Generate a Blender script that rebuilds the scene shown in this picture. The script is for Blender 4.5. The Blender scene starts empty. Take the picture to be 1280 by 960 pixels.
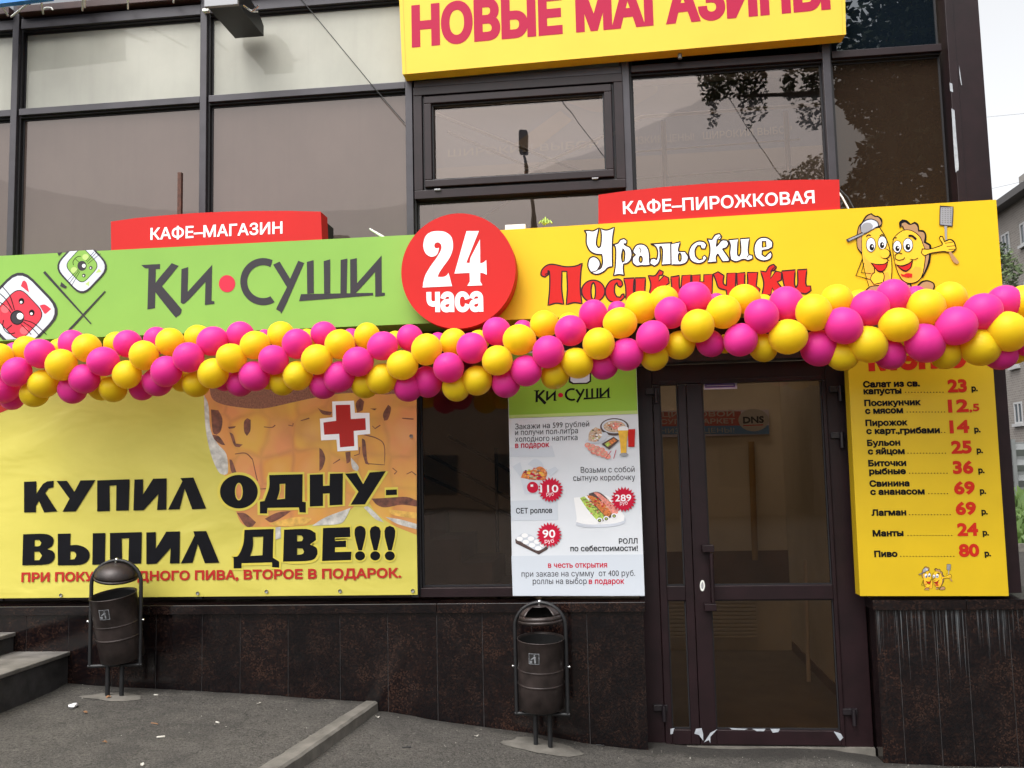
import bpy, bmesh, math, random
import numpy as np
from mathutils import Vector, Matrix, noise
from mathutils.geometry import tessellate_polygon, delaunay_2d_cdt

R = math.radians
random.seed(7)
scene = bpy.context.scene
col = scene.collection

# ------------------------------------------------------------------ camera
yaw, pitch, roll = R(-6.364), R(5.393), R(-1.330)
FPX, EYE, DIST = 1155.0, 1.8017, 6.1
cf = Vector((math.sin(yaw)*math.cos(pitch), math.cos(yaw)*math.cos(pitch), math.sin(pitch)))
cr = Vector((math.cos(yaw), -math.sin(yaw), 0)); cu = cr.cross(cf)
cr, cu = cr*math.cos(roll)+cu*math.sin(roll), cu*math.cos(roll)-cr*math.sin(roll)
cam_d = bpy.data.cameras.new("camera"); cam = bpy.data.objects.new("camera", cam_d); col.objects.link(cam)
cam.matrix_world = Matrix(((cr.x, cu.x, -cf.x, 0), (cr.y, cu.y, -cf.y, -DIST), (cr.z, cu.z, -cf.z, EYE), (0, 0, 0, 1)))
cam_d.sensor_fit = 'HORIZONTAL'; cam_d.sensor_width = 36; cam_d.lens = FPX/1280*36
cam_d.clip_start = 0.05; cam_d.clip_end = 2000
scene.camera = cam

# ------------------------------------------------------------------ sky, sun, exposure (bright overcast)
SUN_EL, SUN_AZ = R(58), R(205)
w = bpy.data.worlds.new("World"); scene.world = w; w.use_nodes = True
nt = w.node_tree; nt.nodes.clear()
sky = nt.nodes.new('ShaderNodeTexSky'); sky.sky_type = 'NISHITA'; sky.sun_disc = False
sky.sun_elevation = SUN_EL; sky.sun_rotation = SUN_AZ; sky.air_density = 1.0; sky.dust_density = 6.0; sky.ozone_density = 1.0
hsv = nt.nodes.new('ShaderNodeHueSaturation'); hsv.inputs['Saturation'].default_value = 0.10
bg = nt.nodes.new('ShaderNodeBackground'); bg.inputs['Strength'].default_value = 0.15
wo = nt.nodes.new('ShaderNodeOutputWorld')
nt.links.new(sky.outputs[0], hsv.inputs['Color']); nt.links.new(hsv.outputs[0], bg.inputs['Color']); nt.links.new(bg.outputs[0], wo.inputs['Surface'])
sun_d = bpy.data.lights.new("sun", 'SUN'); sun_d.energy = 0.5; sun_d.angle = R(85); sun_d.color = (1, .97, .92)
sun = bpy.data.objects.new("sun", sun_d); col.objects.link(sun)
sdir = Vector((math.sin(SUN_AZ)*math.cos(SUN_EL), math.cos(SUN_AZ)*math.cos(SUN_EL), math.sin(SUN_EL)))
sun.rotation_euler = sdir.to_track_quat('Z', 'Y').to_euler()
scene.view_settings.view_transform = 'Standard'; scene.view_settings.look = 'None'
scene.view_settings.exposure = 1.18; scene.view_settings.gamma = 1.0; scene.view_settings.use_curve_mapping = False
scene.cycles.max_bounces = 8; scene.cycles.transparent_max_bounces = 12; scene.cycles.caustics_reflective = False
scene.cycles.caustics_refractive = False; scene.cycles.use_denoising = True

# ------------------------------------------------------------------ geometry helpers
def ray(px, py): return cf*FPX + cr*(px-640) - cu*(py-480)
def W(px, py, Y):
    v = ray(px, py); t = (Y+DIST)/v.y
    return Vector((v.x*t, Y, EYE+v.z*t))
def hit(px, py, P, N):
    v = ray(px, py); o = Vector((0, -DIST, EYE)); return o+v*((P-o).dot(N)/v.dot(N))
def X(px, py, Y): return W(px, py, Y).x
def Z(px, py, Y): return W(px, py, Y).z

class MB:
    def __init__(s): s.v = []; s.f = []; s.sm = []; s.mi = []
    def add(s, verts, faces, smooth=False, mi=0):
        o = len(s.v); s.v += [tuple(p) for p in verts]
        for f in faces: s.f.append([i+o for i in f]); s.sm.append(smooth); s.mi.append(mi)
        return s
    def box(s, x0, x1, y0, y1, z0, z1, mi=0):
        v = [(x0,y0,z0),(x1,y0,z0),(x1,y1,z0),(x0,y1,z0),(x0,y0,z1),(x1,y0,z1),(x1,y1,z1),(x0,y1,z1)]
        return s.add(v, [(0,3,2,1),(4,5,6,7),(0,1,5,4),(1,2,6,5),(2,3,7,6),(3,0,4,7)], False, mi)
    def prism(s, front, dy, mi=0, smooth_side=False):
        """front: outline of points (clockwise or not) extruded by dy in Y"""
        n = len(front); back = [(p[0], p[1]+dy, p[2]) for p in front]
        tri = tessellate_polygon([[Vector(p) for p in front]])
        s.add(front, [t for t in tri], False, mi)
        s.add(back, [tuple(reversed(t)) for t in tri], False, mi)
        s.add(list(front)+back, [(i, i+n, (i+1)%n+n, (i+1)%n) for i in range(n)], smooth_side, mi)
        return s
    def tube(s, pts, r, n=10, closed=False, mi=0, caps=True):
        pts = [Vector(p) for p in pts]; m = len(pts); rings = []
        rr = r if isinstance(r, (list, tuple)) else [r]*m
        up = None
        for i, p in enumerate(pts):
            a = pts[i-1] if (i > 0 or closed) else p; b = pts[(i+1) % m] if (i < m-1 or closed) else p
            t = (b-a).normalized()
            if up is None:
                up = Vector((0,0,1)) if abs(t.z) < .9 else Vector((0,1,0))
            u = (up-t*up.dot(t)).normalized(); up = u; q = t.cross(u)
            rings.append([p+(u*math.cos(2*math.pi*k/n)+q*math.sin(2*math.pi*k/n))*rr[i] for k in range(n)])
        v = [x for g in rings for x in g]; f = []
        for i in range(m if closed else m-1):
            for k in range(n):
                a = i*n+k; b = i*n+(k+1) % n; c = ((i+1) % m)*n+(k+1) % n; d = ((i+1) % m)*n+k
                f.append((a, b, c, d))
        s.add(v, f, True, mi)
        if caps and not closed:
            s.add(rings[0], [tuple(range(n-1, -1, -1))], False, mi); s.add(rings[-1], [tuple(range(n))], False, mi)
        return s
    def lathe(s, prof, c=(0,0,0), n=32, a0=0, a1=2*math.pi, mi=0):
        full = abs(a1-a0-2*math.pi) < 1e-6; k = n if full else n+1; v = []; f = []
        for (r, z) in prof:
            for i in range(k):
                a = a0+(a1-a0)*i/n; v.append((c[0]+r*math.cos(a), c[1]+r*math.sin(a), c[2]+z))
        for j in range(len(prof)-1):
            for i in range(n):
                i2 = (i+1) % k; f.append((j*k+i, j*k+i2, (j+1)*k+i2, (j+1)*k+i))
        return s.add(v, f, True, mi)
    def sphere(s, c, r, n=16, m=10, mi=0):
        prof = [(max(1e-5, r*math.sin(math.pi*i/m)), -r*math.cos(math.pi*i/m)) for i in range(m+1)]
        return s.lathe(prof, c, n, mi=mi)
    def xf(s, M):
        s.v = [tuple(M @ Vector(p)) for p in s.v]; return s
    def build(s, name, mats, parent=None, bevel=0, loc=None):
        me = bpy.data.meshes.new(name); me.from_pydata([tuple(p) for p in s.v], [], s.f)
        for i, p in enumerate(me.polygons): p.use_smooth = s.sm[i]; p.material_index = s.mi[i]
        if not isinstance(mats, (list, tuple)): mats = [mats]
        for m in mats: me.materials.append(m)
        me.update()
        o = bpy.data.objects.new(name, me); col.objects.link(o)
        if parent: o.parent = parent; o.matrix_parent_inverse = parent.matrix_world.inverted()
        if loc: o.location = loc
        if bevel:
            b = o.modifiers.new("bevel", 'BEVEL'); b.width = bevel; b.segments = 2; b.limit_method = 'ANGLE'; b.angle_limit = R(40)
        return o

def tag(o, label=None, cat=None, group=None, kind=None):
    if label: o['label'] = label
    if cat: o['category'] = cat
    if group: o['group'] = group
    if kind: o['kind'] = kind
    return o
def empty(name, loc, label=None, cat=None, group=None):
    o = bpy.data.objects.new(name, None); o.location = loc; o.empty_display_size = .1; col.objects.link(o)
    o.matrix_world = Matrix.Translation(Vector(loc))
    return tag(o, label, cat, group)

# ------------------------------------------------------------------ materials
M = {}
def newmat(name):
    m = bpy.data.materials.new(name); m.use_nodes = True; M[name] = m
    return m, m.node_tree, m.node_tree.nodes['Principled BSDF']
def coords(t, scale=(1,1,1)):
    tc = t.nodes.new('ShaderNodeTexCoord'); g = t.nodes.new('ShaderNodeNewGeometry'); mp = t.nodes.new('ShaderNodeMapping')
    mp.inputs['Scale'].default_value = scale; t.links.new(g.outputs['Position'], mp.inputs['Vector']); return mp.outputs[0]
def noise_n(t, vec, scale, detail=4, rough=.55, dist=0):
    n = t.nodes.new('ShaderNodeTexNoise'); n.inputs['Scale'].default_value = scale; n.inputs['Detail'].default_value = detail
    n.inputs['Roughness'].default_value = rough; n.inputs['Distortion'].default_value = dist; t.links.new(vec, n.inputs['Vector']); return n.outputs['Fac']
def ramp(t, fac, stops):
    r = t.nodes.new('ShaderNodeValToRGB'); e = r.color_ramp.elements
    while len(e) < len(stops): e.new(.5)
    for k, (p, c) in enumerate(stops): e[k].position = p; e[k].color = (c[0], c[1], c[2], 1) if not isinstance(c, (int, float)) else (c, c, c, 1)
    t.links.new(fac, r.inputs['Fac']); return r.outputs['Color']
def mix(t, fac, a, b, mode='MIX'):
    n = t.nodes.new('ShaderNodeMix'); n.data_type = 'RGBA'; n.blend_type = mode
    for sock, val in ((n.inputs['Factor'], fac), (n.inputs[6], a), (n.inputs[7], b)):
        if hasattr(val, 'links'): t.links.new(val, sock)
        elif isinstance(val, (int, float)): sock.default_value = val
        else: sock.default_value = (val[0], val[1], val[2], 1)
    return n.outputs[2]
def bump(t, p, h, strength, dist=.01):
    b = t.nodes.new('ShaderNodeBump'); b.inputs['Strength'].default_value = strength; b.inputs['Distance'].default_value = dist
    t.links.new(h, b.inputs['Height']); t.links.new(b.outputs[0], p.inputs['Normal'])
def mat(name, c, rough=.5, metal=0, var=0, vs=6, bmp=0, bs=60, spec=.5, bd=.01, dirt=0):
    m, t, p = newmat(name)
    p.inputs['Roughness'].default_value = rough; p.inputs['Metallic'].default_value = metal; p.inputs['Specular IOR Level'].default_value = spec
    p.inputs['Base Color'].default_value = (*c, 1)
    if var or bmp or dirt:
        v = coords(t)
        if var:
            f = noise_n(t, v, vs, 5)
            cc = ramp(t, f, [(.3, [k*(1-var) for k in c]), (.7, [min(1, k*(1+var)) for k in c])])
            if dirt:
                d = ramp(t, noise_n(t, v, 2.2, 6, .7), [(.52, 0), (.75, dirt)])
                cc = mix(t, d, cc, (.10, .085, .06))
            t.links.new(cc, p.inputs['Base Color'])
        if bmp: bump(t, p, noise_n(t, v, bs, 4), bmp, bd)
    return m

mat('frame_grey', (.042, .038, .044), .42, .3, .15, 8)
mat('frame_brown', (.0125, .0048, .0062), .42, 0, .25, 9, .05, 90, spec=.32)
mat('frame_dark', (.010, .007, .009), .4, 0, .2, 8)
mat('rubber', (.006, .005, .007), .6)
mat('fascia', (.045, .020, .018), .5, 0, .3, 5)
mat('sign_yellow', (.74, .46, .009), .5, 0, .045, 1.8, .03, 300, spec=.25)
mat('sign_lemon', (.74, .50, .050), .5, 0, .04, 2.0, .03, 300, spec=.25)
mat('sign_lemon_side', (.60, .36, .012), .45)
mat('sign_green', (.215, .41, .070), .5, 0, .07, 1.6, .03, 300, spec=.25)
mat('sign_red', (.52, .020, .018), .55, 0, .04, 2.5, .02, 300, spec=.15)
mat('menu_yellow', (.58, .385, .007), .4, 0, .05, 3)
mat('menu_red', (.46, .018, .008), .5, spec=.2)
mat('letter_magenta', (.40, .014, .055), .55, spec=.15)
mat('letter_white', (.82, .82, .84), .4)
mat('letter_black', (.003, .003, .005), .5, 0, .3, 12, spec=.15)
mat('letter_grey', (.036, .032, .038), .5, spec=.2)
mat('letter_red', (.50, .016, .014), .55, spec=.15)
mat('letter_crimson', (.50, .006, .035), .5, spec=.2)
mat('banner_red', (.40, .022, .018), .5, spec=.2)
mat('dot_pink', (.55, .025, .055), .5, spec=.2)
mat('outline', (.022, .010, .012), .5, spec=.2)
mat('cat_red', (.55, .010, .035), .5, 0, .1, 6)
mat('cat_cheek', (.75, .10, .12), .4)
mat('silver', (.55, .58, .64), .4, 0, .15, 4)
mat('white_print', (.80, .80, .80), .4)
mat('poster_white', (.64, .665, .70), .5, 0, .03, 3, spec=.3)
mat('pasty_brown', (.40, .22, .10), .45)
mat('pasty_yellow', (.86, .50, .02), .4)
mat('pasty_orange', (.85, .38, .03), .4)
mat('steel_print', (.30, .30, .31), .4)
mat('green_print', (.25, .45, .03), .45)
mat('green_light', (.42, .56, .16), .45)
mat('poster_band', (.545, .585, .64), .5)
mat('food_orange', (.55, .16, .035), .5, 0, .6, 90)
mat('food_green', (.35, .48, .08), .5, 0, .5, 90)
mat('food_beige', (.55, .40, .28), .5, 0, .4, 80)
mat('food_salmon', (.72, .25, .20), .5, 0, .35, 60)
mat('food_dark', (.07, .04, .035), .5, 0, .5, 70)
mat('beer_yellow', (.75, .42, .03), .4, 0, .15, 30)
mat('sticker', (.55, .5, .6), .5)
mat('sticker_purple', (.12, .06, .25), .5)
mat('bare_white', (.34, .36, .39), .6, 0, .2, 30)
mat('faded_red', (.38, .06, .04), .6)
mat('faded_blue', (.05, .17, .38), .6)
mat('faded_white', (.40, .37, .34), .6)
mat('rust', (.075, .030, .018), .8, 0, .4, 40)
mat('black_metal', (.008, .008, .009), .5, .1, .3, 20)
mat('bin_brown', (.034, .025, .023), .40, .35, .55, 9, .10, 40)
mat('worn_sticker', (.15, .155, .165), .5, 0, .6, 60)
mat('bin_inside', (.008, .007, .007), .7)
mat('chrome', (.7, .7, .7), .2, 1)
mat('white_plastic', (.75, .75, .70), .5)
mat('blue_sign', (.01, .20, .62), .4)
mat('grey_metal', (.25, .25, .26), .4, .2)
mat('concrete', (.125, .115, .10), .85, 0, .3, 9, .35, 70, .3)
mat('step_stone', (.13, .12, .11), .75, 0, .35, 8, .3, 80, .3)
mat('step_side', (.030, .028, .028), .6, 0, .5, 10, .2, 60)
mat('foil', (.75, .75, .76), .3, .6)
mat('cigarette', (.42, .40, .35), .8)
mat('leaf_litter', (.22, .11, .05), .8)
mat('inner_wall', (.66, .59, .47), .8, 0, .1, 1.5)
mat('inner_brown_and_reflection', (.17, .095, .068), .7, 0, .2, 3)
mat('inner_floor', (.13, .10, .075), .5, 0, .2, 4)
mat('inner_white', (.5, .48, .44), .8)
mat('inner_hall', (0.161, 0.133, 0.112), .8, 0, .1, 1.2)
mat('inner_mural', (0.077, 0.088, 0.124), .8, 0, .2, 1.5)
mat('inner_cloud', (0.161, 0.124, 0.093), .8, 0, .1, 1.5)
mat('inner_ghost', (0.180, 0.167, 0.152), .8)
mat('rail', (.62, .56, .50), .4, .2)
mat('pipe_rust', (.34, .20, .05), .6)
mat('cable', (.012, .012, .012), .6)
mat('bark', (.06, .045, .032), .9, 0, .4, 12, .5, 30)
mat('far_glass', (.05, .06, .07), .12)
mat('far_frame', (.36, .36, .36), .5)
mat('roof_grey', (.07, .065, .065), .7)
mat('fence_concrete', (.13, .135, .135), .85, 0, .15, 2)
mat('street_wall', (.28, .22, .17), .85, 0, .2, .6)

def leaf_mat(name, a, b):
    m, t, p = newmat(name); v = coords(t); f = noise_n(t, v, 1.6, 4)
    t.links.new(ramp(t, f, [(.3, a), (.7, b)]), p.inputs['Base Color']); p.inputs['Roughness'].default_value = .55
leaf_mat('leaf', (.022, .038, .012), (.075, .11, .03)); leaf_mat('grass_leaf', (.05, .10, .02), (.13, .2, .05))

# balloon latex: thin, a little light passes through
for nm, c in (('balloon_pink', (.86, .040, .36)), ('balloon_yellow', (.93, .70, .012))):
    m, t, p = newmat(nm); p.inputs['Base Color'].default_value = (*c, 1); p.inputs['Roughness'].default_value = .5; p.inputs['Specular IOR Level'].default_value = .35
    tr = t.nodes.new('ShaderNodeBsdfTranslucent'); tr.inputs['Color'].default_value = (*c, 1); ms = t.nodes.new('ShaderNodeMixShader'); ms.inputs[0].default_value = .38
    t.links.new(p.outputs[0], ms.inputs[1]); t.links.new(tr.outputs[0], ms.inputs[2]); t.links.new(ms.outputs[0], t.nodes['Material Output'].inputs['Surface'])
    p.inputs['Subsurface Weight'].default_value = .0; p.inputs['Subsurface Radius'].default_value = (1, .5, .4)
    p.inputs['Subsurface Scale'].default_value = .05; p.inputs['Sheen Weight'].default_value = .15; p.inputs['Sheen Roughness'].default_value = .4

# polished dark-red granite, drips for the stained slabs
def granite(name, drips):
    m, t, p = newmat(name); v = coords(t)
    vo = t.nodes.new('ShaderNodeTexVoronoi'); vo.inputs['Scale'].default_value = 125; t.links.new(v, vo.inputs['Vector'])
    sp = t.nodes.new('ShaderNodeSeparateColor'); t.links.new(vo.outputs['Color'], sp.inputs[0])
    big = noise_n(t, v, 3.6, 9, .74, .3)
    ad = t.nodes.new('ShaderNodeMath'); ad.operation = 'MULTIPLY_ADD'; ad.inputs[1].default_value = .40; t.links.new(sp.outputs[0], ad.inputs[0]); t.links.new(big, ad.inputs[2])
    c = ramp(t, ad.outputs[0], [(.46, (.002, .0018, .0025)), (.68, (.0048, .003, .0035)), (.80, (.0095, .0048, .0042)), (.95, (.026, .0135, .0098))])
    dust = ramp(t, noise_n(t, v, 9, 6, .7), [(.5, 0), (.85, .10)]); c = mix(t, dust, c, (.06, .055, .055))
    oi = t.nodes.new('ShaderNodeObjectInfo'); c = mix(t, 1.0, c, ramp(t, oi.outputs['Random'], [(0, (.75, .75, .8)), (.5, (1, 1, 1)), (1, (1.25, 1.12, 1.05))]), 'MULTIPLY')
    p.inputs['Roughness'].default_value = .14
    if drips:
        vs = coords(t, (62, 1, .30)); s1 = noise_n(t, vs, 1.6, 5, .75)
        g = t.nodes.new('ShaderNodeNewGeometry'); sx = t.nodes.new('ShaderNodeSeparateXYZ'); t.links.new(g.outputs['Position'], sx.inputs[0])
        mr = t.nodes.new('ShaderNodeMapRange'); mr.inputs['From Min'].default_value = .30; mr.inputs['From Max'].default_value = .89
        mr.inputs['To Min'].default_value = -.12; mr.inputs['To Max'].default_value = .03; t.links.new(sx.outputs['Z'], mr.inputs['Value'])
        a2 = t.nodes.new('ShaderNodeMath'); t.links.new(s1, a2.inputs[0]); t.links.new(mr.outputs[0], a2.inputs[1])
        d = ramp(t, a2.outputs[0], [(.55, 0), (.75, .5)])
        c = mix(t, d, c, (.36, .40, .42))
        ro = ramp(t, d, [(0, .2), (1, .7)]); t.links.new(ro, p.inputs['Roughness'])
    t.links.new(c, p.inputs['Base Color'])
granite('granite', False); granite('granite_stained', True)
mat('grout', (.040, .037, .037), .9, 0, .6, 9)

# asphalt
m, t, p = newmat('asphalt'); v = coords(t)
g1 = noise_n(t, v, 190, 3, .7); g2 = noise_n(t, v, 3.2, 6, .6); g3 = noise_n(t, v, 42, 4, .7)
c = ramp(t, g1, [(.3, (.042, .039, .035)), (.55, (.095, .087, .077)), (.75, (.20, .185, .165))])
c = mix(t, ramp(t, g2, [(.40, 0), (.62, .45)]), c, (.145, .132, .115)); c = mix(t, ramp(t, g3, [(.52, 0), (.72, .5)]), c, (.20, .185, .16)); c = mix(t, ramp(t, noise_n(t, v, 26, 4, .7), [(.32, .6), (.47, 0)]), c, (.05, .046, .041))
wv = t.nodes.new('ShaderNodeTexVoronoi'); wv.inputs['Scale'].default_value = 34; t.links.new(v, wv.inputs['Vector'])
g4 = noise_n(t, v, 75, 3, .8); c = mix(t, ramp(t, g4, [(.36, .8), (.5, 0)]), c, (.022, .021, .020)); c = mix(t, ramp(t, g4, [(.57, 0), (.70, .7)]), c, (.19, .175, .155))
c = mix(t, ramp(t, wv.outputs['Distance'], [(.03, .4), (.06, 0)]), c, (.30, .28, .25))
c = mix(t, ramp(t, noise_n(t, v, 1.7, 7, .7, .5), [(.50, 0), (.66, .55)]), c, (.045, .042, .039))
vk = t.nodes.new('ShaderNodeTexVoronoi'); vk.feature = 'DISTANCE_TO_EDGE'; vk.inputs['Scale'].default_value = 1.5; kd = t.nodes.new('ShaderNodeTexNoise'); kd.inputs['Scale'].default_value = 6; kd.inputs['Detail'].default_value = 6; t.links.new(v, kd.inputs['Vector'])
km = t.nodes.new('ShaderNodeVectorMath'); km.operation = 'MULTIPLY_ADD'; km.inputs[1].default_value = (.22, .22, .22); t.links.new(kd.outputs['Color'], km.inputs[0]); t.links.new(v, km.inputs[2]); t.links.new(km.outputs[0], vk.inputs['Vector'])
kk = t.nodes.new('ShaderNodeMath'); kk.operation = 'MULTIPLY'; t.links.new(ramp(t, vk.outputs['Distance'], [(.003, .4), (.008, 0)]), kk.inputs[0]); t.links.new(ramp(t, noise_n(t, v, .9, 3), [(.48, 0), (.55, 1)]), kk.inputs[1])
c = mix(t, kk.outputs[0], c, (.018, .017, .016))
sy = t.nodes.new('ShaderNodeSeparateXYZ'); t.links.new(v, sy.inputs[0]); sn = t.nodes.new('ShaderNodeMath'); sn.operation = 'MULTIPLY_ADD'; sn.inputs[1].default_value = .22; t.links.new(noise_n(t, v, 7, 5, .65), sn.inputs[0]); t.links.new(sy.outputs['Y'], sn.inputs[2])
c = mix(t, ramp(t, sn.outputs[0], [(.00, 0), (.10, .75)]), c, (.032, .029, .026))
t.links.new(c, p.inputs['Base Color']); p.inputs['Roughness'].default_value = .9; p.inputs['Specular IOR Level'].default_value = .25
hh_ = t.nodes.new('ShaderNodeMath'); t.links.new(g1, hh_.inputs[0]); t.links.new(g4, hh_.inputs[1]); bump(t, p, hh_.outputs[0], .9, .014)

# vinyl banner with soft folds
m, t, p = newmat('banner_vinyl'); v = coords(t, (1, 1, 1.8))
t.links.new(ramp(t, noise_n(t, v, 1.4, 5, .6), [(.3, (.50, .44, .070)), (.7, (.58, .51, .092))]), p.inputs['Base Color']); p.inputs['Roughness'].default_value = .5
bump(t, p, noise_n(t, v, 1.3, 3, .5, .6), .30, .06)

# beer-mug print on the banner: soft amber facets
m, t, p = newmat('mug_print'); v = coords(t, (1, 1, .85))
dn = t.nodes.new('ShaderNodeTexNoise'); dn.inputs['Scale'].default_value = 3.0; t.links.new(v, dn.inputs['Vector'])
vm = t.nodes.new('ShaderNodeVectorMath'); vm.operation = 'MULTIPLY_ADD'; vm.inputs[1].default_value = (.16, .16, .16); t.links.new(dn.outputs['Color'], vm.inputs[0]); t.links.new(v, vm.inputs[2])
vo = t.nodes.new('ShaderNodeTexVoronoi'); vo.feature = 'DISTANCE_TO_EDGE'; vo.inputs['Scale'].default_value = 4.4; vo.inputs['Randomness'].default_value = .35; t.links.new(vm.outputs[0], vo.inputs['Vector'])
vc = t.nodes.new('ShaderNodeTexVoronoi'); vc.feature = 'SMOOTH_F1'; vc.inputs['Scale'].default_value = 4.4; vc.inputs['Randomness'].default_value = .35; vc.inputs['Smoothness'].default_value = .6; t.links.new(vm.outputs[0], vc.inputs['Vector'])
sp = t.nodes.new('ShaderNodeSeparateColor'); t.links.new(vc.outputs['Color'], sp.inputs[0])
c = ramp(t, sp.outputs[0], [(.25, (.60, .225, .075)), (.55, (.58, .235, .045)), (.8, (.60, .31, .045))])
c = mix(t, ramp(t, vo.outputs['Distance'], [(.0, .55), (.10, 0)]), c, (.40, .16, .05)); c = mix(t, ramp(t, vc.outputs['Distance'], [(.05, .6), (.45, 0)]), c, (.66, .34, .15))
c = mix(t, ramp(t, noise_n(t, v, 3.2, 4), [(.4, 0), (.72, .6)]), c, (.60, .36, .05))
t.links.new(c, p.inputs['Base Color']); p.inputs['Roughness'].default_value = .5
mat('banner_edge', (.60, .50, .06), .5)
mat('mug_dark', (.14, .045, .025), .5, 0, .6, 20); mat('mug_foam', (.21, .085, .05), .5, 0, .4, 90); mat('mug_glass', (.48, .46, .42), .4, 0, .4, 20)
mat('mug_gold', (.62, .36, .07), .45, 0, .3, 20)

# glass: reflection of the street + what is behind
def glass(name, refl, tint, gl=(.95, .93, .92), back=None, rough=0.0):
    m = bpy.data.materials.new(name); m.use_nodes = True; M[name] = m; t = m.node_tree; t.nodes.clear()
    o = t.nodes.new('ShaderNodeOutputMaterial'); mx = t.nodes.new('ShaderNodeMixShader'); g = t.nodes.new('ShaderNodeBsdfGlossy')
    g.inputs['Color'].default_value = (*gl, 1); g.inputs['Roughness'].default_value = rough
    if back:
        b = t.nodes.new('ShaderNodeBsdfDiffuse')
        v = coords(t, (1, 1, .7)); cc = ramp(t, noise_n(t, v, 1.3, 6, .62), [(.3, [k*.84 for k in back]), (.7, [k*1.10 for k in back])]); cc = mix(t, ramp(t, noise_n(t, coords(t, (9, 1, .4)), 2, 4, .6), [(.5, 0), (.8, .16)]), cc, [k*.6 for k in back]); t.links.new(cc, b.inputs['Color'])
    else:
        b = t.nodes.new('ShaderNodeBsdfTransparent'); b.inputs['Color'].default_value = (*tint, 1)
    gb = t.nodes.new('ShaderNodeBump'); gb.inputs['Strength'].default_value = .03; gb.inputs['Distance'].default_value = .02; t.links.new(noise_n(t, coords(t), 2.3, 2), gb.inputs['Height']); t.links.new(gb.outputs[0], g.inputs['Normal'])
    lw = t.nodes.new('ShaderNodeLayerWeight'); lw.inputs['Blend'].default_value = .25
    mr = t.nodes.new('ShaderNodeMath'); mr.operation = 'MULTIPLY_ADD'; mr.inputs[1].default_value = .5; mr.inputs[2].default_value = refl
    t.links.new(lw.outputs['Fresnel'], mr.inputs[0]); t.links.new(mr.outputs[0], mx.inputs[0])
    t.links.new(b.outputs[0], mx.inputs[1]); t.links.new(g.outputs[0], mx.inputs[2]); t.links.new(mx.outputs[0], o.inputs['Surface'])
glass('glass_clear', .07, (.76, .70, .64), (.93, .84, .81))
glass('glass_door', .025, (.70, .62, .53))
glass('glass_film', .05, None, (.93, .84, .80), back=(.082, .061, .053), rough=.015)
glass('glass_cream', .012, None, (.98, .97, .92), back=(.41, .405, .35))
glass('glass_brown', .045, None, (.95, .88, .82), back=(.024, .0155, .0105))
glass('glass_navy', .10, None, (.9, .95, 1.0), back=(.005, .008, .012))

# bricks of the far house
m, t, p = newmat('far_brick')
tc = t.nodes.new('ShaderNodeTexCoord'); br = t.nodes.new('ShaderNodeTexBrick'); br.inputs['Scale'].default_value = 2.2
br.inputs['Color1'].default_value = (.20, .175, .155, 1); br.inputs['Color2'].default_value = (.155, .135, .12, 1); br.inputs['Mortar'].default_value = (.24, .225, .21, 1)
br.inputs['Mortar Size'].default_value = .03; t.links.new(tc.outputs['UV'], br.inputs['Vector']); t.links.new(br.outputs['Color'], p.inputs['Base Color']); p.inputs['Roughness'].default_value = .9

# ------------------------------------------------------------------ flat prints: outlines traced on the plane of their sign
def ident(x, y): return x, y
def zoom(ox, oy, s): return lambda x, y: (ox+x/s, oy+y/s)
def smooth(pts, closed=True, sub=4, sharp=55):
    n = len(pts); out = []
    P = [Vector(p[:2]) for p in pts]
    def corner(i):
        if not closed and i in (0, n-1): return True
        a = P[i]-P[i-1]; b = P[(i+1) % n]-P[i]
        if a.length < 1e-6 or b.length < 1e-6: return True
        return a.angle(b) > R(sharp)
    C = [corner(i) for i in range(n)]
    for i in range(n if closed else n-1):
        p1, p2 = P[i], P[(i+1) % n]
        t1 = (P[(i+1) % n]-P[i-1])*.5 if not C[i] else (p2-p1)
        t2 = (P[(i+2) % n]-P[i])*.5 if not C[(i+1) % n] else (p2-p1)
        if C[i] and C[(i+1) % n]: out.append(p1); continue
        for k in range(sub):
            s = k/sub; h1 = 2*s**3-3*s**2+1; h2 = s**3-2*s**2+s; h3 = -2*s**3+3*s**2; h4 = s**3-s**2
            out.append(p1*h1+t1*h2+p2*h3+t2*h4)
    if not closed: out.append(P[-1])
    return out
def ell(cx, cy, rx, ry, n=20, a0=0):
    return [(cx+rx*math.cos(2*math.pi*k/n+a0), cy+ry*math.sin(2*math.pi*k/n+a0)) for k in range(n)]
def rdiam(cx, cy, rx, ry, k=.30, n=5):
    """square on its corner with rounded corners"""
    c = [(cx, cy-ry), (cx+rx, cy), (cx, cy+ry), (cx-rx, cy)]; out = []
    for i in range(4):
        a, b, d = Vector(c[i-1]), Vector(c[i]), Vector(c[(i+1) % 4]); p, q = b+(a-b)*k, b+(d-b)*k
        for j in range(n+1):
            s = j/n; out.append(tuple(p*(1-s)**2+b*2*s*(1-s)+q*s*s))
    return out
def star(cx, cy, r1, r2, n=22):
    return [(cx+(r1 if k % 2 == 0 else r2)*math.cos(math.pi*k/n), cy+(r1 if k % 2 == 0 else r2)*math.sin(math.pi*k/n)) for k in range(2*n)]
def clip(poly, f):
    """keep the part where f(p) >= 0"""
    out = []
    for i in range(len(poly)):
        a, b = Vector(poly[i-1][:2]), Vector(poly[i][:2]); fa, fb = f(a), f(b)
        if (fa >= 0) != (fb >= 0): out.append(tuple(a+(b-a)*(fa/(fa-fb))))
        if fb >= 0: out.append(tuple(b))
    return out

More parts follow.
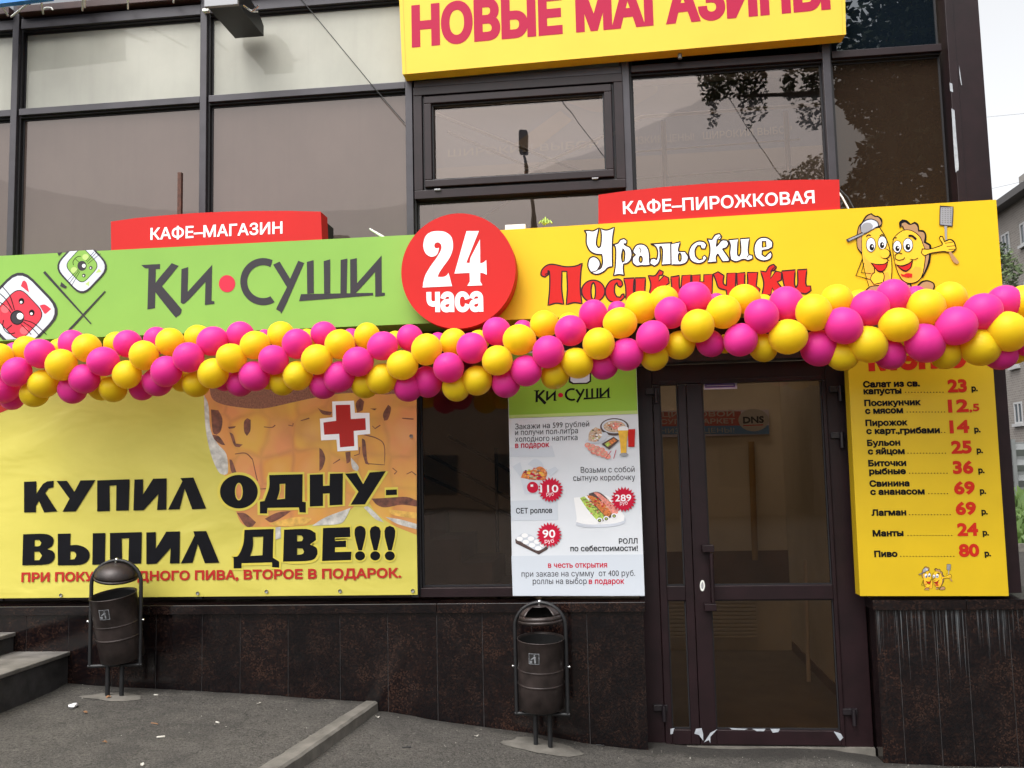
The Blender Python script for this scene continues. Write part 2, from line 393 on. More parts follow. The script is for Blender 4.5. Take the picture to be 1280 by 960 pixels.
_gl = {}
def glyph_loops(body):
    """outlines of a line of text in the built-in font, one closed loop per contour"""
    if body in _gl: return _gl[body]
    cu_ = bpy.data.curves.new('t', 'FONT'); cu_.body = body; cu_.size = 1; cu_.resolution_u = 3; cu_.fill_mode = 'NONE'
    ob = bpy.data.objects.new('t', cu_); me = bpy.data.meshes.new_from_object(ob)
    nb = {}
    for e in me.edges:
        i, j = e.vertices; nb.setdefault(i, []).append(j); nb.setdefault(j, []).append(i)
    co = [Vector((v_.co.x, v_.co.y)) for v_ in me.vertices]; seen = set(); loops = []
    order = sorted((e.vertices[0], e.vertices[1]) for e in me.edges)
    for i0, _ in order:
        if i0 in seen: continue
        l = [i0]; seen.add(i0); nx_ = [k for k in nb[i0]]
        cur = min(nx_, key=lambda k: (abs(k-i0) != 1, k < i0, k))
        while cur not in seen:
            l.append(cur); seen.add(cur); c2 = [k for k in nb[cur] if k not in seen]
            if not c2: break
            cur = c2[0]
        if len(l) > 2: loops.append([co[k] for k in l])
    bpy.data.objects.remove(ob); bpy.data.curves.remove(cu_); bpy.data.meshes.remove(me)
    _gl[body] = loops
    return loops
class Print:
    """collects flat shapes printed on a plane Y; each shape a hair in front of the one before"""
    def __init__(s, Y, T=ident, step=.00004, base=.0015): s.Y = Y-base; s.T = T; s.mb = MB(); s.mats = []; s.step = step
    def mi(s, m):
        if m not in s.mats: s.mats.append(m)
        return s.mats.index(m)
    def up(s): s.Y -= s.step; return s.Y
    def shape(s, m, pts, holes=(), sm=True, T=None):
        T = T or s.T
        if len(pts) < 3: return s
        Y = s.up(); cs = [smooth(pts) if sm else [Vector(p) for p in pts]]+[(smooth(h) if sm else [Vector(p) for p in h]) for h in holes]
        poly = [[Vector((*T(p[0], p[1]), 0)) for p in c] for c in cs]
        tri = tessellate_polygon(poly); flat = [q for c in poly for q in c]
        s.mb.add([W(q.x, q.y, Y) for q in flat], [tuple(x) for x in tri], False, s.mi(m)); return s
    def line(s, m, pts, w, closed=False, sm=True, T=None):
        T = T or s.T
        Y = s.up(); q = smooth(pts, closed) if sm else [Vector(p[:2]) for p in pts]
        q = [Vector(T(p[0], p[1])) for p in q]; n = len(q); L = []; Rr = []
        ws = w if isinstance(w, (list, tuple)) else (w, w)
        for i in range(n):
            a = q[i-1] if (closed or i > 0) else q[i]; b = q[(i+1) % n] if (closed or i < n-1) else q[i]
            d = (b-a)
            if d.length < 1e-6: d = Vector((1, 0))
            d.normalize(); k = Vector((-d.y, d.x))*(ws[0]+(ws[1]-ws[0])*i/max(1, n-1))*.5
            L.append(q[i]+k); Rr.append(q[i]-k)
        v = [W(p.x, p.y, Y) for p in L+Rr]
        s.mb.add(v, [(i, (i+1) % n, n+(i+1) % n, n+i) for i in range(n if closed else n-1)], False, s.mi(m)); return s
    def text(s, m, body, L, Rt, h, wt=0.0, fit=True):
        """body on the baseline from pixel L to pixel Rt, capitals h pixels tall"""
        s.Y -= .0001; loops = glyph_loops(body)
        aL, bL = W(L[0], L[1], s.Y), W(Rt[0], Rt[1], s.Y); mid = ((L[0]+Rt[0])/2, (L[1]+Rt[1])/2)
        x0 = min(p.x for l in loops for p in l); x1 = max(p.x for l in loops for p in l)
        hz = (W(mid[0], mid[1]-h, s.Y)-W(mid[0], mid[1], s.Y)).z/CAP
        wx = (bL-aL).length/(x1-x0)
        def area(l): return sum(l[i-1].x*l[i].y-l[i].x*l[i-1].y for i in range(len(l)))/2
        def inside(p, l):
            r = False
            for i in range(len(l)):
                q, t = l[i-1], l[i]
                if (q.y > p.y) != (t.y > p.y) and p.x < (t.x-q.x)*(p.y-q.y)/(t.y-q.y)+q.x: r = not r
            return r
        def grow(l, sgn):
            """move every edge outwards to make the letter heavier"""
            if wt <= 0: return l
            n = len(l); out = []
            for i in range(n):
                d1 = Vector(((l[i].x-l[i-1].x)*wx, (l[i].y-l[i-1].y)*hz)); d2 = Vector(((l[(i+1) % n].x-l[i].x)*wx, (l[(i+1) % n].y-l[i].y)*hz))
                if d1.length < 1e-9 or d2.length < 1e-9: out.append(l[i]); continue
                d1.normalize(); d2.normalize(); n1 = Vector((d1.y, -d1.x)); m = n1+Vector((d2.y, -d2.x))
                if m.length < 1e-3: m = n1
                m.normalize(); m = m*(sgn*wt*hz/max(.6, m.dot(n1))); out.append(Vector((l[i].x+m.x/wx, l[i].y+m.y/hz)))
            return out
        x0 -= wt*hz/wx*.9; x1 += wt*hz/wx*.9; pts = []; edges = []
        for l in loops:
            root = l
            for o_ in loops:
                if o_ is not l and abs(area(o_)) > abs(area(root)) and all(inside(p, o_) for p in l[::3]): root = o_
            g = grow(l, 1 if area(root) > 0 else -1); k = len(pts); pts += g; edges += [(k+i, k+(i+1) % len(g)) for i in range(len(g))]
        vo, _e, fo, _a, _b, _c2 = delaunay_2d_cdt(pts, edges, [], 0, 1e-6, False)
        P_ = np.array([(p.x, p.y) for p in vo]); F_ = np.array([tuple(f) for f in fo]); C_0 = P_[F_].mean(1)
        A0 = np.array([(pts[i].x, pts[i].y) for i, j in edges]); B0 = np.array([(pts[j].x, pts[j].y) for i, j in edges])
        cx_, cy_ = C_0[:, :1], C_0[:, 1:]; ax_, ay_, bx_, by_ = A0[:, 0], A0[:, 1], B0[:, 0], B0[:, 1]
        crs = (bx_-ax_)*(cy_-ay_)-(cx_-ax_)*(by_-ay_)
        wn = ((ay_ <= cy_) & (by_ > cy_) & (crs > 0)).sum(1)-((ay_ > cy_) & (by_ <= cy_) & (crs < 0)).sum(1)
        vs = []
        for x_, y_ in P_:
            q = aL+(bL-aL)*((x_-x0)/(x1-x0)); vs.append((q.x, s.Y, q.z+y_*hz))
        s.mb.add(vs, [tuple(int(i) for i in f) for f, w_ in zip(F_, wn) if w_ != 0], False, s.mi(m))
        s.Y -= .0001
        return s
    def build(s, name, parent=None): return s.mb.build(name, [M[k] for k in s.mats], parent)
_c = bpy.data.curves.new('t', 'FONT'); _c.body = 'Н'; _o = bpy.data.objects.new('t', _c); _m = bpy.data.meshes.new_from_object(_o)
CAP = max(v_.co.y for v_ in _m.vertices); bpy.data.objects.remove(_o)

# ------------------------------------------------------------------ ground
PROF = [(-400, .46), (-6, .44), (-3.8, .37), (-2.45, .305), (-1.576, .249), (-.94, .162), (.08, .022), (.5, .0), (1.3, -.004), (1.55, -.045), (2.4, -.055), (400, -.06)]
UPR = [(-400, .50), (-6, .48), (-3.785, .423), (-2.45, .358), (-1.68, .312), (400, .3)]
def interp(T, x):
    for (a, p), (b, q) in zip(T, T[1:]):
        if x <= b: return p+(q-p)*(max(x, a)-a)/(b-a)
    return T[-1][1]
def slope(y): return .03*max(-2.5, min(0, y))
def zlow(x, y): return interp(PROF, x)+slope(y)
def zup(x, y): return interp(UPR, x)+slope(y)*.8
def wob(x, y): return (noise.noise(Vector((x*2.2, y*2.2, 0)))*.012+noise.noise(Vector((x*9, y*9, 3)))*.004)
KA, KB = Vector((-1.70, .02)), Vector((-2.06, -2.3))            # kerb line (left edge of its top)
def xk(y): return KA.x+(KB.x-KA.x)*(y-KA.y)/(KB.y-KA.y)
def sheet(name, xs, ys, zf, m, keep=None):
    mb = MB(); nx, ny = len(xs), len(ys)
    mb.add([(x, y, zf(x, y)) for y in ys for x in xs], [(j*nx+i, j*nx+i+1, (j+1)*nx+i+1, (j+1)*nx+i) for j in range(ny-1) for i in range(nx-1)], True)
    return tag(mb.build(name, m), kind='structure')
def lin(a, b, n): return [a+(b-a)*i/n for i in range(n+1)]
xs = [-400, -120, -40, -15, -8]+lin(-5, 3, 200)+[5, 8, 15, 40, 120, 400]; ys = [-400, -120, -40, -14, -7, -4]+lin(-2.4, .3, 70)+[1, 3, 8, 16, 40, 120, 400]
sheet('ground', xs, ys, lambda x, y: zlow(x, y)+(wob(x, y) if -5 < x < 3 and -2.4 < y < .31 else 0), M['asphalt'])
mb = MB(); nu, nv = 70, 60                                       # higher pavement left of the kerb
for j in range(nv+1):
    y = .04+(-2.3-.04)*j/nv
    for i in range(nu+1):
        s_ = i/nu; x = xk(y)+.01-(s_**1.3)*6.0; mb.v.append((x, y, zup(x, y)+wob(x, y)*(1 if i > 0 else .2)))
for j in range(nv):
    for i in range(nu): mb.f.append([j*(nu+1)+i, (j+1)*(nu+1)+i, (j+1)*(nu+1)+i+1, j*(nu+1)+i+1]); mb.sm.append(True); mb.mi.append(0)
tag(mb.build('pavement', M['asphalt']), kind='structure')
mb = MB(); n = 60; pts = []
for k in range(n+1):
    y = .02+(-2.3-.02)*k/n; zt = zup(xk(y), y)+.006+noise.noise(Vector((y*7, 1, 0)))*.007+noise.noise(Vector((y*23, 4, 0)))*.004; x0 = xk(y); wdt = .085+.035*min(1, k/30)
    pts.append([(x0, y, zt-.25), (x0, y, zt-.004), (x0+.012, y, zt), (x0+wdt-.014, y, zt-.002), (x0+wdt, y, zt-.014), (x0+wdt+.012, y, zt-.25)])
mb.add([p for r_ in pts for p in r_], [(k*6+i, k*6+i+1, (k+1)*6+i+1, (k+1)*6+i) for k in range(n) for i in range(5)]+[(0, 1, 2, 3, 4, 5)])
tag(mb.build('kerb', M['concrete']), kind='structure')

# ------------------------------------------------------------------ cafe building
B = empty('cafe_building', (-.9, .2, 0), 'two storey cafe building with dark framed glass front above a polished dark red granite plinth', 'building')
YF, YG = .10, .155
PX0, PX1, PX2, PX3 = -9.0, .137, 1.565, 2.62
# plinth core and slabs
mb = MB(); mb.box(PX0, PX1-.004, .0035, .5, -.4, .882); mb.box(PX2+.024, PX3-.004, .0035, .5, -.4, .882); mb.build('plinth_core', M['grout'], B)
def slabs(js, m):
    for a, b in zip(js, js[1:]):
        MB().box(a+.0022, b-.0022, 0, .003, -.4, .884).build('granite_slab', M[m], B)
left = [PX0]+[-9+.62*k for k in range(1, 8)]+[-4.1, -3.79, -3.47, -3.156, -2.829, -2.561, -2.227, -1.87, -1.546, -1.216, -.914, -.589, -.231, PX1]
slabs(sorted(set(left)), 'granite'); slabs([PX2, 1.70, 1.918, 2.107, 2.36, PX3], 'granite_stained')
MB().box(PX2+.003, PX2+.022, .0045, .32, -.4, .884).build('granite_slab', M['granite'], B)
for js in ([PX0, -6.6, -4.9, -3.2, -1.21, PX1+.012], [PX2-.012, 2.11, PX3+.015]):
    for a, b in zip(js, js[1:]):
        mb = MB(); mb.add([(a+.001, -.022, .886), (b-.001, -.022, .886), (b-.001, -.022, .948), (a+.001, -.022, .948), (a+.001, .5, .886), (b-.001, .5, .886), (b-.001, .5, .972), (a+.001, .5, .972)],
            [(0, 1, 2, 3), (1, 5, 6, 2), (4, 7, 6, 5), (0, 3, 7, 4), (3, 2, 6, 7), (0, 4, 5, 1)]); mb.build('plinth_cap', M['granite'], B, .003)
# window frame grid
mx = [-4.365, -2.893, -1.374, .148, 1.491]; mx_all = [-7.4, -5.88]+mx
for x in mx_all:
    k = 'frame_grey' if x < .1 else 'frame_brown'
    z0 = .974 if x < .1 else 2.62
    MB().box(x-.028, x+.022, YF-.012, YG+.05, z0, 8).build('mullion', M['frame_grey'], B, .003)
    MB().box(x+.023, x+.036, YF+.02, YG+.04, z0, 8).build('seal', M['rubber'], B)
xe = 2.262
ends = mx_all+[xe]
ZT1a, ZT1b, ZT0a, ZT0b = 4.516, 4.566, 5.185, 5.262
for a, b in zip(ends, ends[1:]):
    for z0, z1 in ((ZT1a, ZT1b), (ZT0a, ZT0b), (6.6, 6.66)):
        MB().box(a+.037, b-.029, YF-.008, YG+.045, z0, z1).build('transom', M['frame_grey' if b < .2 else 'frame_brown'], B, .003)
        MB().box(a+.037, b-.029, YF+.02, YG+.04, z0-.012, z0-.001).build('seal', M['rubber'], B)
    if b < .2:
        MB().box(a+.037, b-.029, YF-.06, YG+.05, 5.285, 5.34).build('ledge', M['fascia'], B, .004)
        MB().box(a+.037, b-.029, YF-.012, YG+.05, .974, 1.035).build('sill', M['frame_brown'], B, .003)
MB().box(-1.336, .12, YF-.008, YG+.05, 2.60, 2.70).build('transom', M['frame_brown'], B, .003)
MB().box(.128, 1.56, YF, .26, 2.50, 3.2).build('lintel', M['frame_dark'], B)
def pane(a, b, z0, z1, m, parent=None, y=None):
    return MB().box(a, b, (y or YG), (y or YG)+.008, z0, z1).build('pane', M[m], parent or B)
def window(a, b, z0, z1, m):
    f = MB(); t_ = .012
    f.box(a, b, YG-.006, YG+.02, z0, z0+t_); f.box(a, b, YG-.006, YG+.02, z1-t_, z1); f.box(a, a+t_, YG-.006, YG+.02, z0+t_, z1-t_); f.box(b-t_, b, YG-.006, YG+.02, z0+t_, z1-t_)
    o = f.build('window', M['rubber'], B)
    return pane(a+t_, b-t_, z0+t_, z1-t_, m, o)
bays = [(a+.037, b-.029) for a, b in zip(ends, ends[1:])]
for i, (a, b) in enumerate(bays):
    top = ['glass_cream']*5+['glass_navy', 'glass_navy']
    low = ['glass_film']*4+[None, 'glass_clear', 'glass_brown']
    window(a, b, ZT1b+.001, ZT0a-.013, top[i] if i < 7 else 'glass_cream')
    window(a, b, ZT0b+.001, 6.585, 'glass_navy')
    window(a, b, 6.662, 7.98, 'glass_navy')
    if low[i]: window(a, b, 2.72, ZT1a-.013, low[i])
    if i < 5: window(a, b, 1.036, 2.595, 'glass_clear' if i == 4 else 'glass_film')
# opening sash in the fourth bay
a, b = bays[4]
so = empty('sash_anchor', (0, 0, 0)); bpy.data.objects.remove(so)
zb, zt = Z(650, 235, YF), Z(650, 103, YF)
def frame_ring(x0, x1, z0, z1, t_, y0, y1):
    f = MB(); f.box(x0, x1, y0, y1, z0, z0+t_); f.box(x0, x1, y0, y1, z1-t_, z1); f.box(x0, x0+t_, y0, y1, z0+t_, z1-t_); f.box(x1-t_, x1, y0, y1, z0+t_, z1-t_); return f
of = frame_ring(a-.006, b+.004, zb-.045, 4.512, .062, YF-.022, YG+.04).build('opening_window', M['frame_brown'], B, .004)
frame_ring(a+.058, b-.060, zb+.019, 4.512-.064, .012, YF-.004, YG+.03).build('seal', M['rubber'], of)
sf = frame_ring(a+.072, b-.074, zb+.033, 4.512-.078, .052, YF-.034, YG+.02).build('sash', M['frame_brown'], of, .005)
gx0, gx1, gz0, gz1 = a+.124, b-.126, zb+.085, 4.512-.130
frame_ring(gx0+.0005, gx1-.0005, gz0+.0005, gz1-.0005, .010, YF-.01, YG+.01).build('seal', M['rubber'], of)
pane(gx0+.011, gx1-.011, gz0+.011, gz1-.011, 'glass_clear', of, YG-.03)
for px_, py_ in ((548, 236), (744, 222)):
    q = W(px_, py_+3, YF); MB().box(q.x-.022, q.x+.022, YF-.040, YF-.030, q.z-.006, q.z+.006).build('vent_cap', M['grey_metal'], of, .003)
window(a, b, 2.72, zb-.047, 'glass_clear')
# corner column with scuffed paint
c0, c1 = 2.262, 2.476
cc = MB().box(c0, c1, YF-.03, .5, .974, 8).box(c0-.002, c0+.05, YF-.038, YF-.031, .98, 8).build('corner_column', M['frame_brown'], B, .006)
pr = Print(YF-.038, zoom(1180, 0, 3.69))
for q in ([(34, 500), (48, 508), (58, 640), (68, 770), (60, 790), (51, 770)], [(25, 382), (38, 385), (42, 425), (29, 420)], [(70, 300), (76, 345), (83, 393), (79, 392), (72, 345)]): pr.shape('bare_white', q)
pr.build('bare_patch', cc)
# roof, side, back and floors; opening added through roof and slabs to let daylight into the hall
WX0, WY0, WY1, UY0, UY1 = -2.6, 1.25, 3.26, 1.1, 3.40
mb = MB().box(PX0, c1-.004, YF+.06, UY0, 8.01, 8.25).box(PX0, c1-.004, UY1, 4.3, 8.01, 8.25).box(PX0, WX0, UY0+.001, UY1-.001, 8.01, 8.25); mb.build('roof', M['fascia'], B)
mb = MB().box(c1-.12, c1-.005, .51, 4.2, -.4, 8).box(PX0, c1-.13, 4.2, 4.3, -.4, 8).box(PX0, PX0+.1, .3, 4.19, -.4, 8); mb.build('outer_wall', M['street_wall'], B)
MB().box(PX0+.11, c1-.13, .22, WY0, 2.86, 3.02).box(PX0+.11, c1-.13, WY1, 4.18, 2.86, 3.02).box(PX0+.11, -.62, WY0+.001, WY1-.001, 2.86, 3.02).build('floor_slab', M['inner_white'], B)
MB().box(PX0+.11, c1-.13, .22, UY0, 5.9, 6.0).box(PX0+.11, c1-.13, UY1, 4.18, 5.9, 6.0).box(PX0+.11, WX0, UY0+.001, UY1-.001, 5.9, 6.0).build('ceiling', M['inner_white'], B)
MB().box(PX0+.11, c1-.13, .51, 4.18, .0, .012).build('inner_floor', M['inner_floor'], B)
# ground floor hall
YB = 3.3
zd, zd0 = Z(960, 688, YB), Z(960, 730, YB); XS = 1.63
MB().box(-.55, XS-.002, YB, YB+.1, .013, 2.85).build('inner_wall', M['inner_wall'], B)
MB().box(-.55, XS-.002, YB-.006, YB-.001, zd0, zd).build('inner_brown_and_reflection', M['inner_brown_and_reflection'], B)  # brown band painted on the wall in place of a reflection in the glass
MB().box(XS, XS+.1, .62, YB+.1, .013, 2.85).build('inner_wall', M['inner_wall'], B)
MB().box(XS-.012, XS-.001, .62, YB-.02, .013, .10).build('skirting', M['inner_brown_and_reflection'], B)
MB().box(-.60, -.56, .5, YB, .013, 2.85).build('inner_wall', M['inner_wall'], B)
g_ = MB()
gx = [X(832, 780, YB), X(945, 780, YB)]; gz = [Z(890, 796, YB), Z(890, 738, YB)]
for k in range(12):
    z_ = gz[0]+(gz[1]-gz[0])*k/12; g_.box(gx[0], gx[1], YB-.06, YB-.03, z_, z_+(gz[1]-gz[0])/20)
g_.box(gx[0], gx[1], YB-.03, YB-.014, gz[0], gz[1]); g_.build('radiator', M['inner_wall'], B)
MB().tube([W(939, 552, YB-.05), W(944, 700, YB-.05)], .03).build('heating_pipe', M['pipe_rust'], B)
MB().tube([W(1006, 700, 1.6), W(1011, 852, 1.6)], .016).build('rail_post', M['rail'], B)
# dark room with a stair behind the low window
YS = 1.6
MB().box(-4.0, -.61, YS+1.2, YS+1.3, .013, 2.85).build('inner_wall', M['inner_wall'], B)
sm_ = MB()
for k in range(6): sm_.box(-2.1+.26*k, -1.84+.26*k, YS, YS+.9, .013, 1.65-.2*k)
sm_.build('inner_stair', M['inner_brown_and_reflection'], B)
rl = MB()
for p, q in (((520, 590), (640, 645)), ((520, 560), (640, 625)), ((560, 545), (640, 590)), ((620, 560), (622, 690))): rl.tube([W(*p, YS-.1), W(*q, YS-.1)], .014)
rl.build('stair_railing', M['black_metal'], B)
# upper hall seen through the clear panes
YU = 3.6
zc = Z(800, 195, YU)
MB().box(-1.9, c1-.13, YU, YU+.1, 3.03, zc).build('inner_wall', M['inner_hall'], B)
MB().box(-1.9, c1-.13, YU+.004, YU+.1, zc+.002, 5.89).build('inner_wall', M['inner_mural'], B)
pr = Print(YU, base=.004)
pr.shape('inner_cloud', [(440, 80), (560, 80), (640, 115), (700, 125), (750, 140), (790, 115), (820, 105), (830, 60), (440, 60)])
pr.shape('inner_cloud', [(640, 182), (670, 160), (700, 138), (715, 150), (690, 170), (668, 186)])
pr.shape('inner_cloud', [(788, 120), (805, 106), (822, 108), (820, 116), (800, 128), (789, 136)])
pr.text('inner_ghost', 'НИЗКИЕ ЦЕНЫ!', (782, 181), (868, 175), 9, .01); pr.text('inner_ghost', 'ШИРОКИЙ ВЫБОР', (879, 174), (990, 166), 9, .01); pr.text('inner_ghost', 'ШИРОКИЙ ВЫБОР', (560, 196), (748, 184), 9, .01)
pr.build('wall_mural', B)
YR = 1.18
rl = MB()
for p, q in (((829, 152), (833, 260)), ((982, 140), (988, 250))): rl.tube([W(*p, YR), W(*q, YR)], .02)
rl.tube([W(760, 172, YR), W(792, 150, YR), W(802, 146, YR), W(1030, 130, YR)], .014)
for p, q in (((792, 190), (1000, 174)), ((792, 224), (1000, 208))): rl.tube([W(*p, YR), W(*q, YR)], .008)
for p, q in (((540, 140), (760, 228)), ((600, 240), (760, 168)), ((560, 165), (700, 225)), ((590, 280), (640, 250))): rl.tube([W(*p, YR), W(*q, YR)], .012)
rl.build('stair_railing', M['rail'], B)
pt = MB().box(-1.95, -1.90, .24, YU, 3.03, 5.89); pt.build('inner_partition', M['inner_hall'], B)

# ------------------------------------------------------------------ entrance door (recessed)
YD = .20
dz0 = .012
D = MB().box(.115, .250, YD-.02, YD+.07, -.02, 2.49).box(1.385, 1.56, YD-.02, YD+.07, -.02, 2.49).box(.251, 1.384, YD-.02, YD+.07, 2.36, 2.49).build('door_frame', M['frame_brown'], B, .004)
def leaf(x0, x1, gx0, gx1, name='door'):
    zt_, gt, m1, m0, gb, zb_ = 2.355, Z(940, 473, YD), Z(940, 731, YD), Z(940, 749, YD), Z(940, 911, YD), dz0
    f = MB(); y0, y1 = YD-.035, YD+.035
    f.box(x0, gx0, y0, y1, zb_, zt_); f.box(gx1, x1, y0, y1, zb_, zt_)
    for z0, z1 in ((zb_, gb), (m0, m1), (gt, zt_)): f.box(gx0+.0005, gx1-.0005, y0+.001, y1-.001, z0, z1)
    o = f.build(name, M['frame_brown'], D, .004)
    for z0, z1 in ((gb, m0), (m1, gt)):
        frame_ring(gx0+.001, gx1-.001, z0+.001, z1-.001, .008, YD-.012, YD+.012).build('seal', M['rubber'], o)
        pane(gx0+.0095, gx1-.0095, z0+.0095, z1-.0095, 'glass_door', o, YD-.004)
    return o
l1 = leaf(.252, .472, X(832, 700, YD), X(855, 700, YD))
l2 = leaf(.476, 1.383, X(886, 700, YD), X(1038, 700, YD))
# pull handle, lock, hinges, sticker, worn paint
hx = X(886, 720, YD); q0, q1 = Z(886, 684, YD), Z(886, 756, YD); hy = YD-.11
hh = MB().tube([(hx+.012, hy, q0-.03), (hx+.012, hy, q1+.03)], .013)
for z_ in (q0, q1): hh.box(hx-.045, hx+.03, hy-.014, YD-.036, z_-.022, z_+.022)
hh.build('handle', M['frame_brown'], l2, .003)
lk = W(878, 732, YD-.036)
pr = Print(YD-.036, base=.003); pr.shape('white_plastic', ell(878, 732, 3.1, 7, 16)); pr.shape('steel_print', ell(878, 732, 1.5, 4.5, 10)); pr.build('lock', l2)
for (px_, py_, pr_) in ((816, 495, D), (1048, 550, D), (826, 891, D), (1063, 896, D), (1046, 492, D)):
    q = W(px_, py_, YD-.04); MB().box(q.x-.045, q.x+.045, YD-.045, YD-.021, q.z+.012, q.z+.05).tube([(q.x+.02, YD-.055, q.z-.05), (q.x+.02, YD-.055, q.z+.05)], .014).build('hinge', M['frame_dark'], D, .002)
pr = Print(YD-.006, base=.001); pr.shape('sticker', [(879, 474), (921, 473), (921.5, 486), (880, 487)], sm=False)
pr.shape('sticker_purple', [(881, 480), (918.5, 479), (919, 484), (881.5, 485)], sm=False); pr.shape('sticker_purple', [(883, 476.2), (893, 476), (893, 477.6), (883, 477.8)], sm=False)
pr.line('sticker', [(883, 482.4), (917, 481.4)], 1.0, sm=False); pr.build('sticker', l2)
pr = Print(YD-.036, base=.001)
for q in ([(870, 911), (877, 910), (879, 918), (879, 926), (874, 919), (868, 917)], [(880, 928), (886, 925), (888, 929), (888, 921), (897, 911), (888, 916)], [(1042, 914), (1051, 917), (1054, 922), (1050, 926), (1046, 920)],
          [(838, 911), (843, 910), (841, 917), (838, 918)], [(940, 911), (957, 911), (955, 914), (946, 914)], [(963, 911), (975, 911), (973, 915), (966, 916)], [(912, 910), (935, 911), (930, 912.5), (915, 912)]): pr.shape('bare_white', q, sm=False)
pr.build('worn_paint', l2)
MB().box(.128, 1.56, YD-.05, .6, -.06, .004).build('threshold', M['concrete'], B)

# shop sign hanging inside the hall
t_ = Print(YB-.03)
bd = MB().prism([W(822, 514, YB-.03), W(961, 512, YB-.03), W(962, 543, YB-.03), (X(822, 543, YB-.03), YB-.03, Z(962, 543, YB-.03))], .02).build('indoor_sign', M['sticker'], None)
tag(bd, 'red and blue board with white oval logo on the wall behind the glass door', 'sign')
t_.shape('faded_red', [(823, 515), (926, 514), (926, 532), (823, 533)], sm=False); t_.shape('faded_blue', [(823, 533), (961, 531.5), (961.5, 542.5), (823, 543)], sm=False)
t_.text('faded_white', 'ЦИФРОВОЙ', (828, 521), (918, 520), 6, .03); t_.text('faded_white', 'СУПЕРМАРКЕТ', (826, 530), (919, 529), 6, .03); t_.text('faded_white', 'НИЗКИЕ ЦЕНЫ!', (826, 541.5), (918, 540.5), 6, .0)
t_.shape('faded_white', ell(942, 525, 19, 14, 24)); t_.text('letter_black', 'DNS', (929, 529), (955, 528), 8, .05); t_.line('letter_red', [(929, 532), (954, 531)], 1.3, sm=False)
t_.build('print', bd)

# ------------------------------------------------------------------ signs
def quad_sign(name, pts, Y, dy, m, label, cat='sign', side=None, bev=.004, group=None):
    r = empty(name, (sum(W(*p, Y).x for p in pts)/len(pts), Y+dy, min(W(*p, Y).z for p in pts)), label, cat, group)
    MB().prism([W(*p, Y) for p in pts], dy).build('panel', M[m], r, bev)
    return r
# top sign
YT = -.03
S1 = quad_sign('top_sign', [(497, -48), (1054, -95), (1057.5, 43), (503, 93)], YT, .115, 'sign_lemon', 'long lemon yellow box sign with big magenta words along the top edge of the photo', bev=.006)
pr = Print(YT); pr.text('letter_magenta', 'НОВЫЕ МАГАЗИНЫ', (515, 56.5), (1038, 8.5), 48, .046); pr.build('lettering', S1)
pr = Print(YT); pr.line('sign_lemon_side', [(502, -40), (507.5, 91)], .7, sm=False); pr.line('sign_lemon_side', [(1050, -80), (1053.5, 42)], .7, sm=False); pr.build('edge_trim', S1)
q = W(850, 73, YT+.06); MB().tube([(q.x, q.y, q.z+.03), (q.x, q.y, q.z-.002)], .014).build('spot_lamp', M['grey_metal'], S1)

# green sign
YS1 = -.25
S2 = quad_sign('green_sign', [(-110, 325.5), (585, 290), (585, 402), (-110, 431)], YS1, .34, 'sign_green', 'long bright green sign with grey lettering and cat drawings in black-rimmed trays', bev=.004)
GL = Print(YS1)
z3 = zoom(160, 300, 7.111); z4 = zoom(320, 290, 7.111)
LOGO = []  # (material, points, zoom)
LOGO += [('g', [(118,222),(285,213),(283,257),(247,258),(240,605),(172,618),(182,252),(150,250)], z3), ('g', [(388,205),(450,230),(300,412),(243,452),(243,384)], z3),
         ('g', [(240,440),(300,408),(462,598),(475,628),(465,660),(435,680),(408,672),(242,462)], z3),
         ('g', [(475,258),(535,240),(530,460),(748,220),(742,540),(768,545),(768,568),(683,578),(688,372),(515,555),(468,557)], z3), ('d', ell(880, 388, 73, 76, 24), z3)]
carc = [(329+28.7*math.cos(R(a_)), 352-29.5*math.sin(R(a_))) for a_ in range(66, 302, 9)]+[(329+20*math.cos(R(a_)), 352-20.5*math.sin(R(a_))) for a_ in range(297, 60, -9)]
LOGO += [('g', carc, ident), ('g', [(152,290),(210,262),(303,415),(375,255),(428,275),(245,690),(215,708),(188,692),(186,668),(275,490)], z4),
         ('g', [(452,265),(512,250),(514,545),(455,548)], z4), ('g', [(602,258),(660,242),(660,545),(605,548)], z4), ('g', [(752,248),(812,235),(806,545),(750,546)], z4), ('g', [(400,552),(1040,540),(1042,563),(382,615)], z4),
         ('g', [(836,245),(896,232),(898,455),(1116,208),(1118,538),(1146,540),(1146,565),(1060,575),(1058,355),(880,548),(838,550)], z4)]
def logo(pr, A, grey='letter_grey', dot='dot_pink'):
    for k, pts, T in LOGO: pr.shape(grey if k == 'g' else dot, [A(*T(*p)) for p in pts], sm=True, T=ident)
logo(GL, ident); GL.build('lettering', S2)
CT = Print(YS1, zoom(0, 300, 8)); CT.Y -= .001
cl = lambda p: 985-(p.y+p.x*.033)+12 if False else 1000-p.y-.06*p.x   # stay on the sign
ct = lambda p: p.y-(156-.062*p.x)
CT.shape('letter_grey', clip(rdiam(200, 715, 445, 460), cl), sm=False); CT.shape('silver', clip(rdiam(200, 715, 408, 423), cl), sm=False)
for e in ([(208,460),(225,415),(245,404),(270,435),(290,525)], [(395,655),(450,646),(512,690),(460,737),(440,730)]): CT.shape('cat_red', e)
CT.shape('letter_black', clip(rdiam(190, 745, 275, 290), cl), sm=False); CT.shape('cat_red', clip(rdiam(190, 745, 264, 279), cl), sm=False)
for c_ in ((50, 690), (240, 905)): CT.shape('cat_cheek', ell(*c_, 42, 40, 14))
for c_ in ((215, 612), (318, 727)): CT.shape('letter_black', ell(*c_, 28, 32, 14)); CT.shape('white_print', ell(c_[0]-4, c_[1]+10, 13, 13, 12))
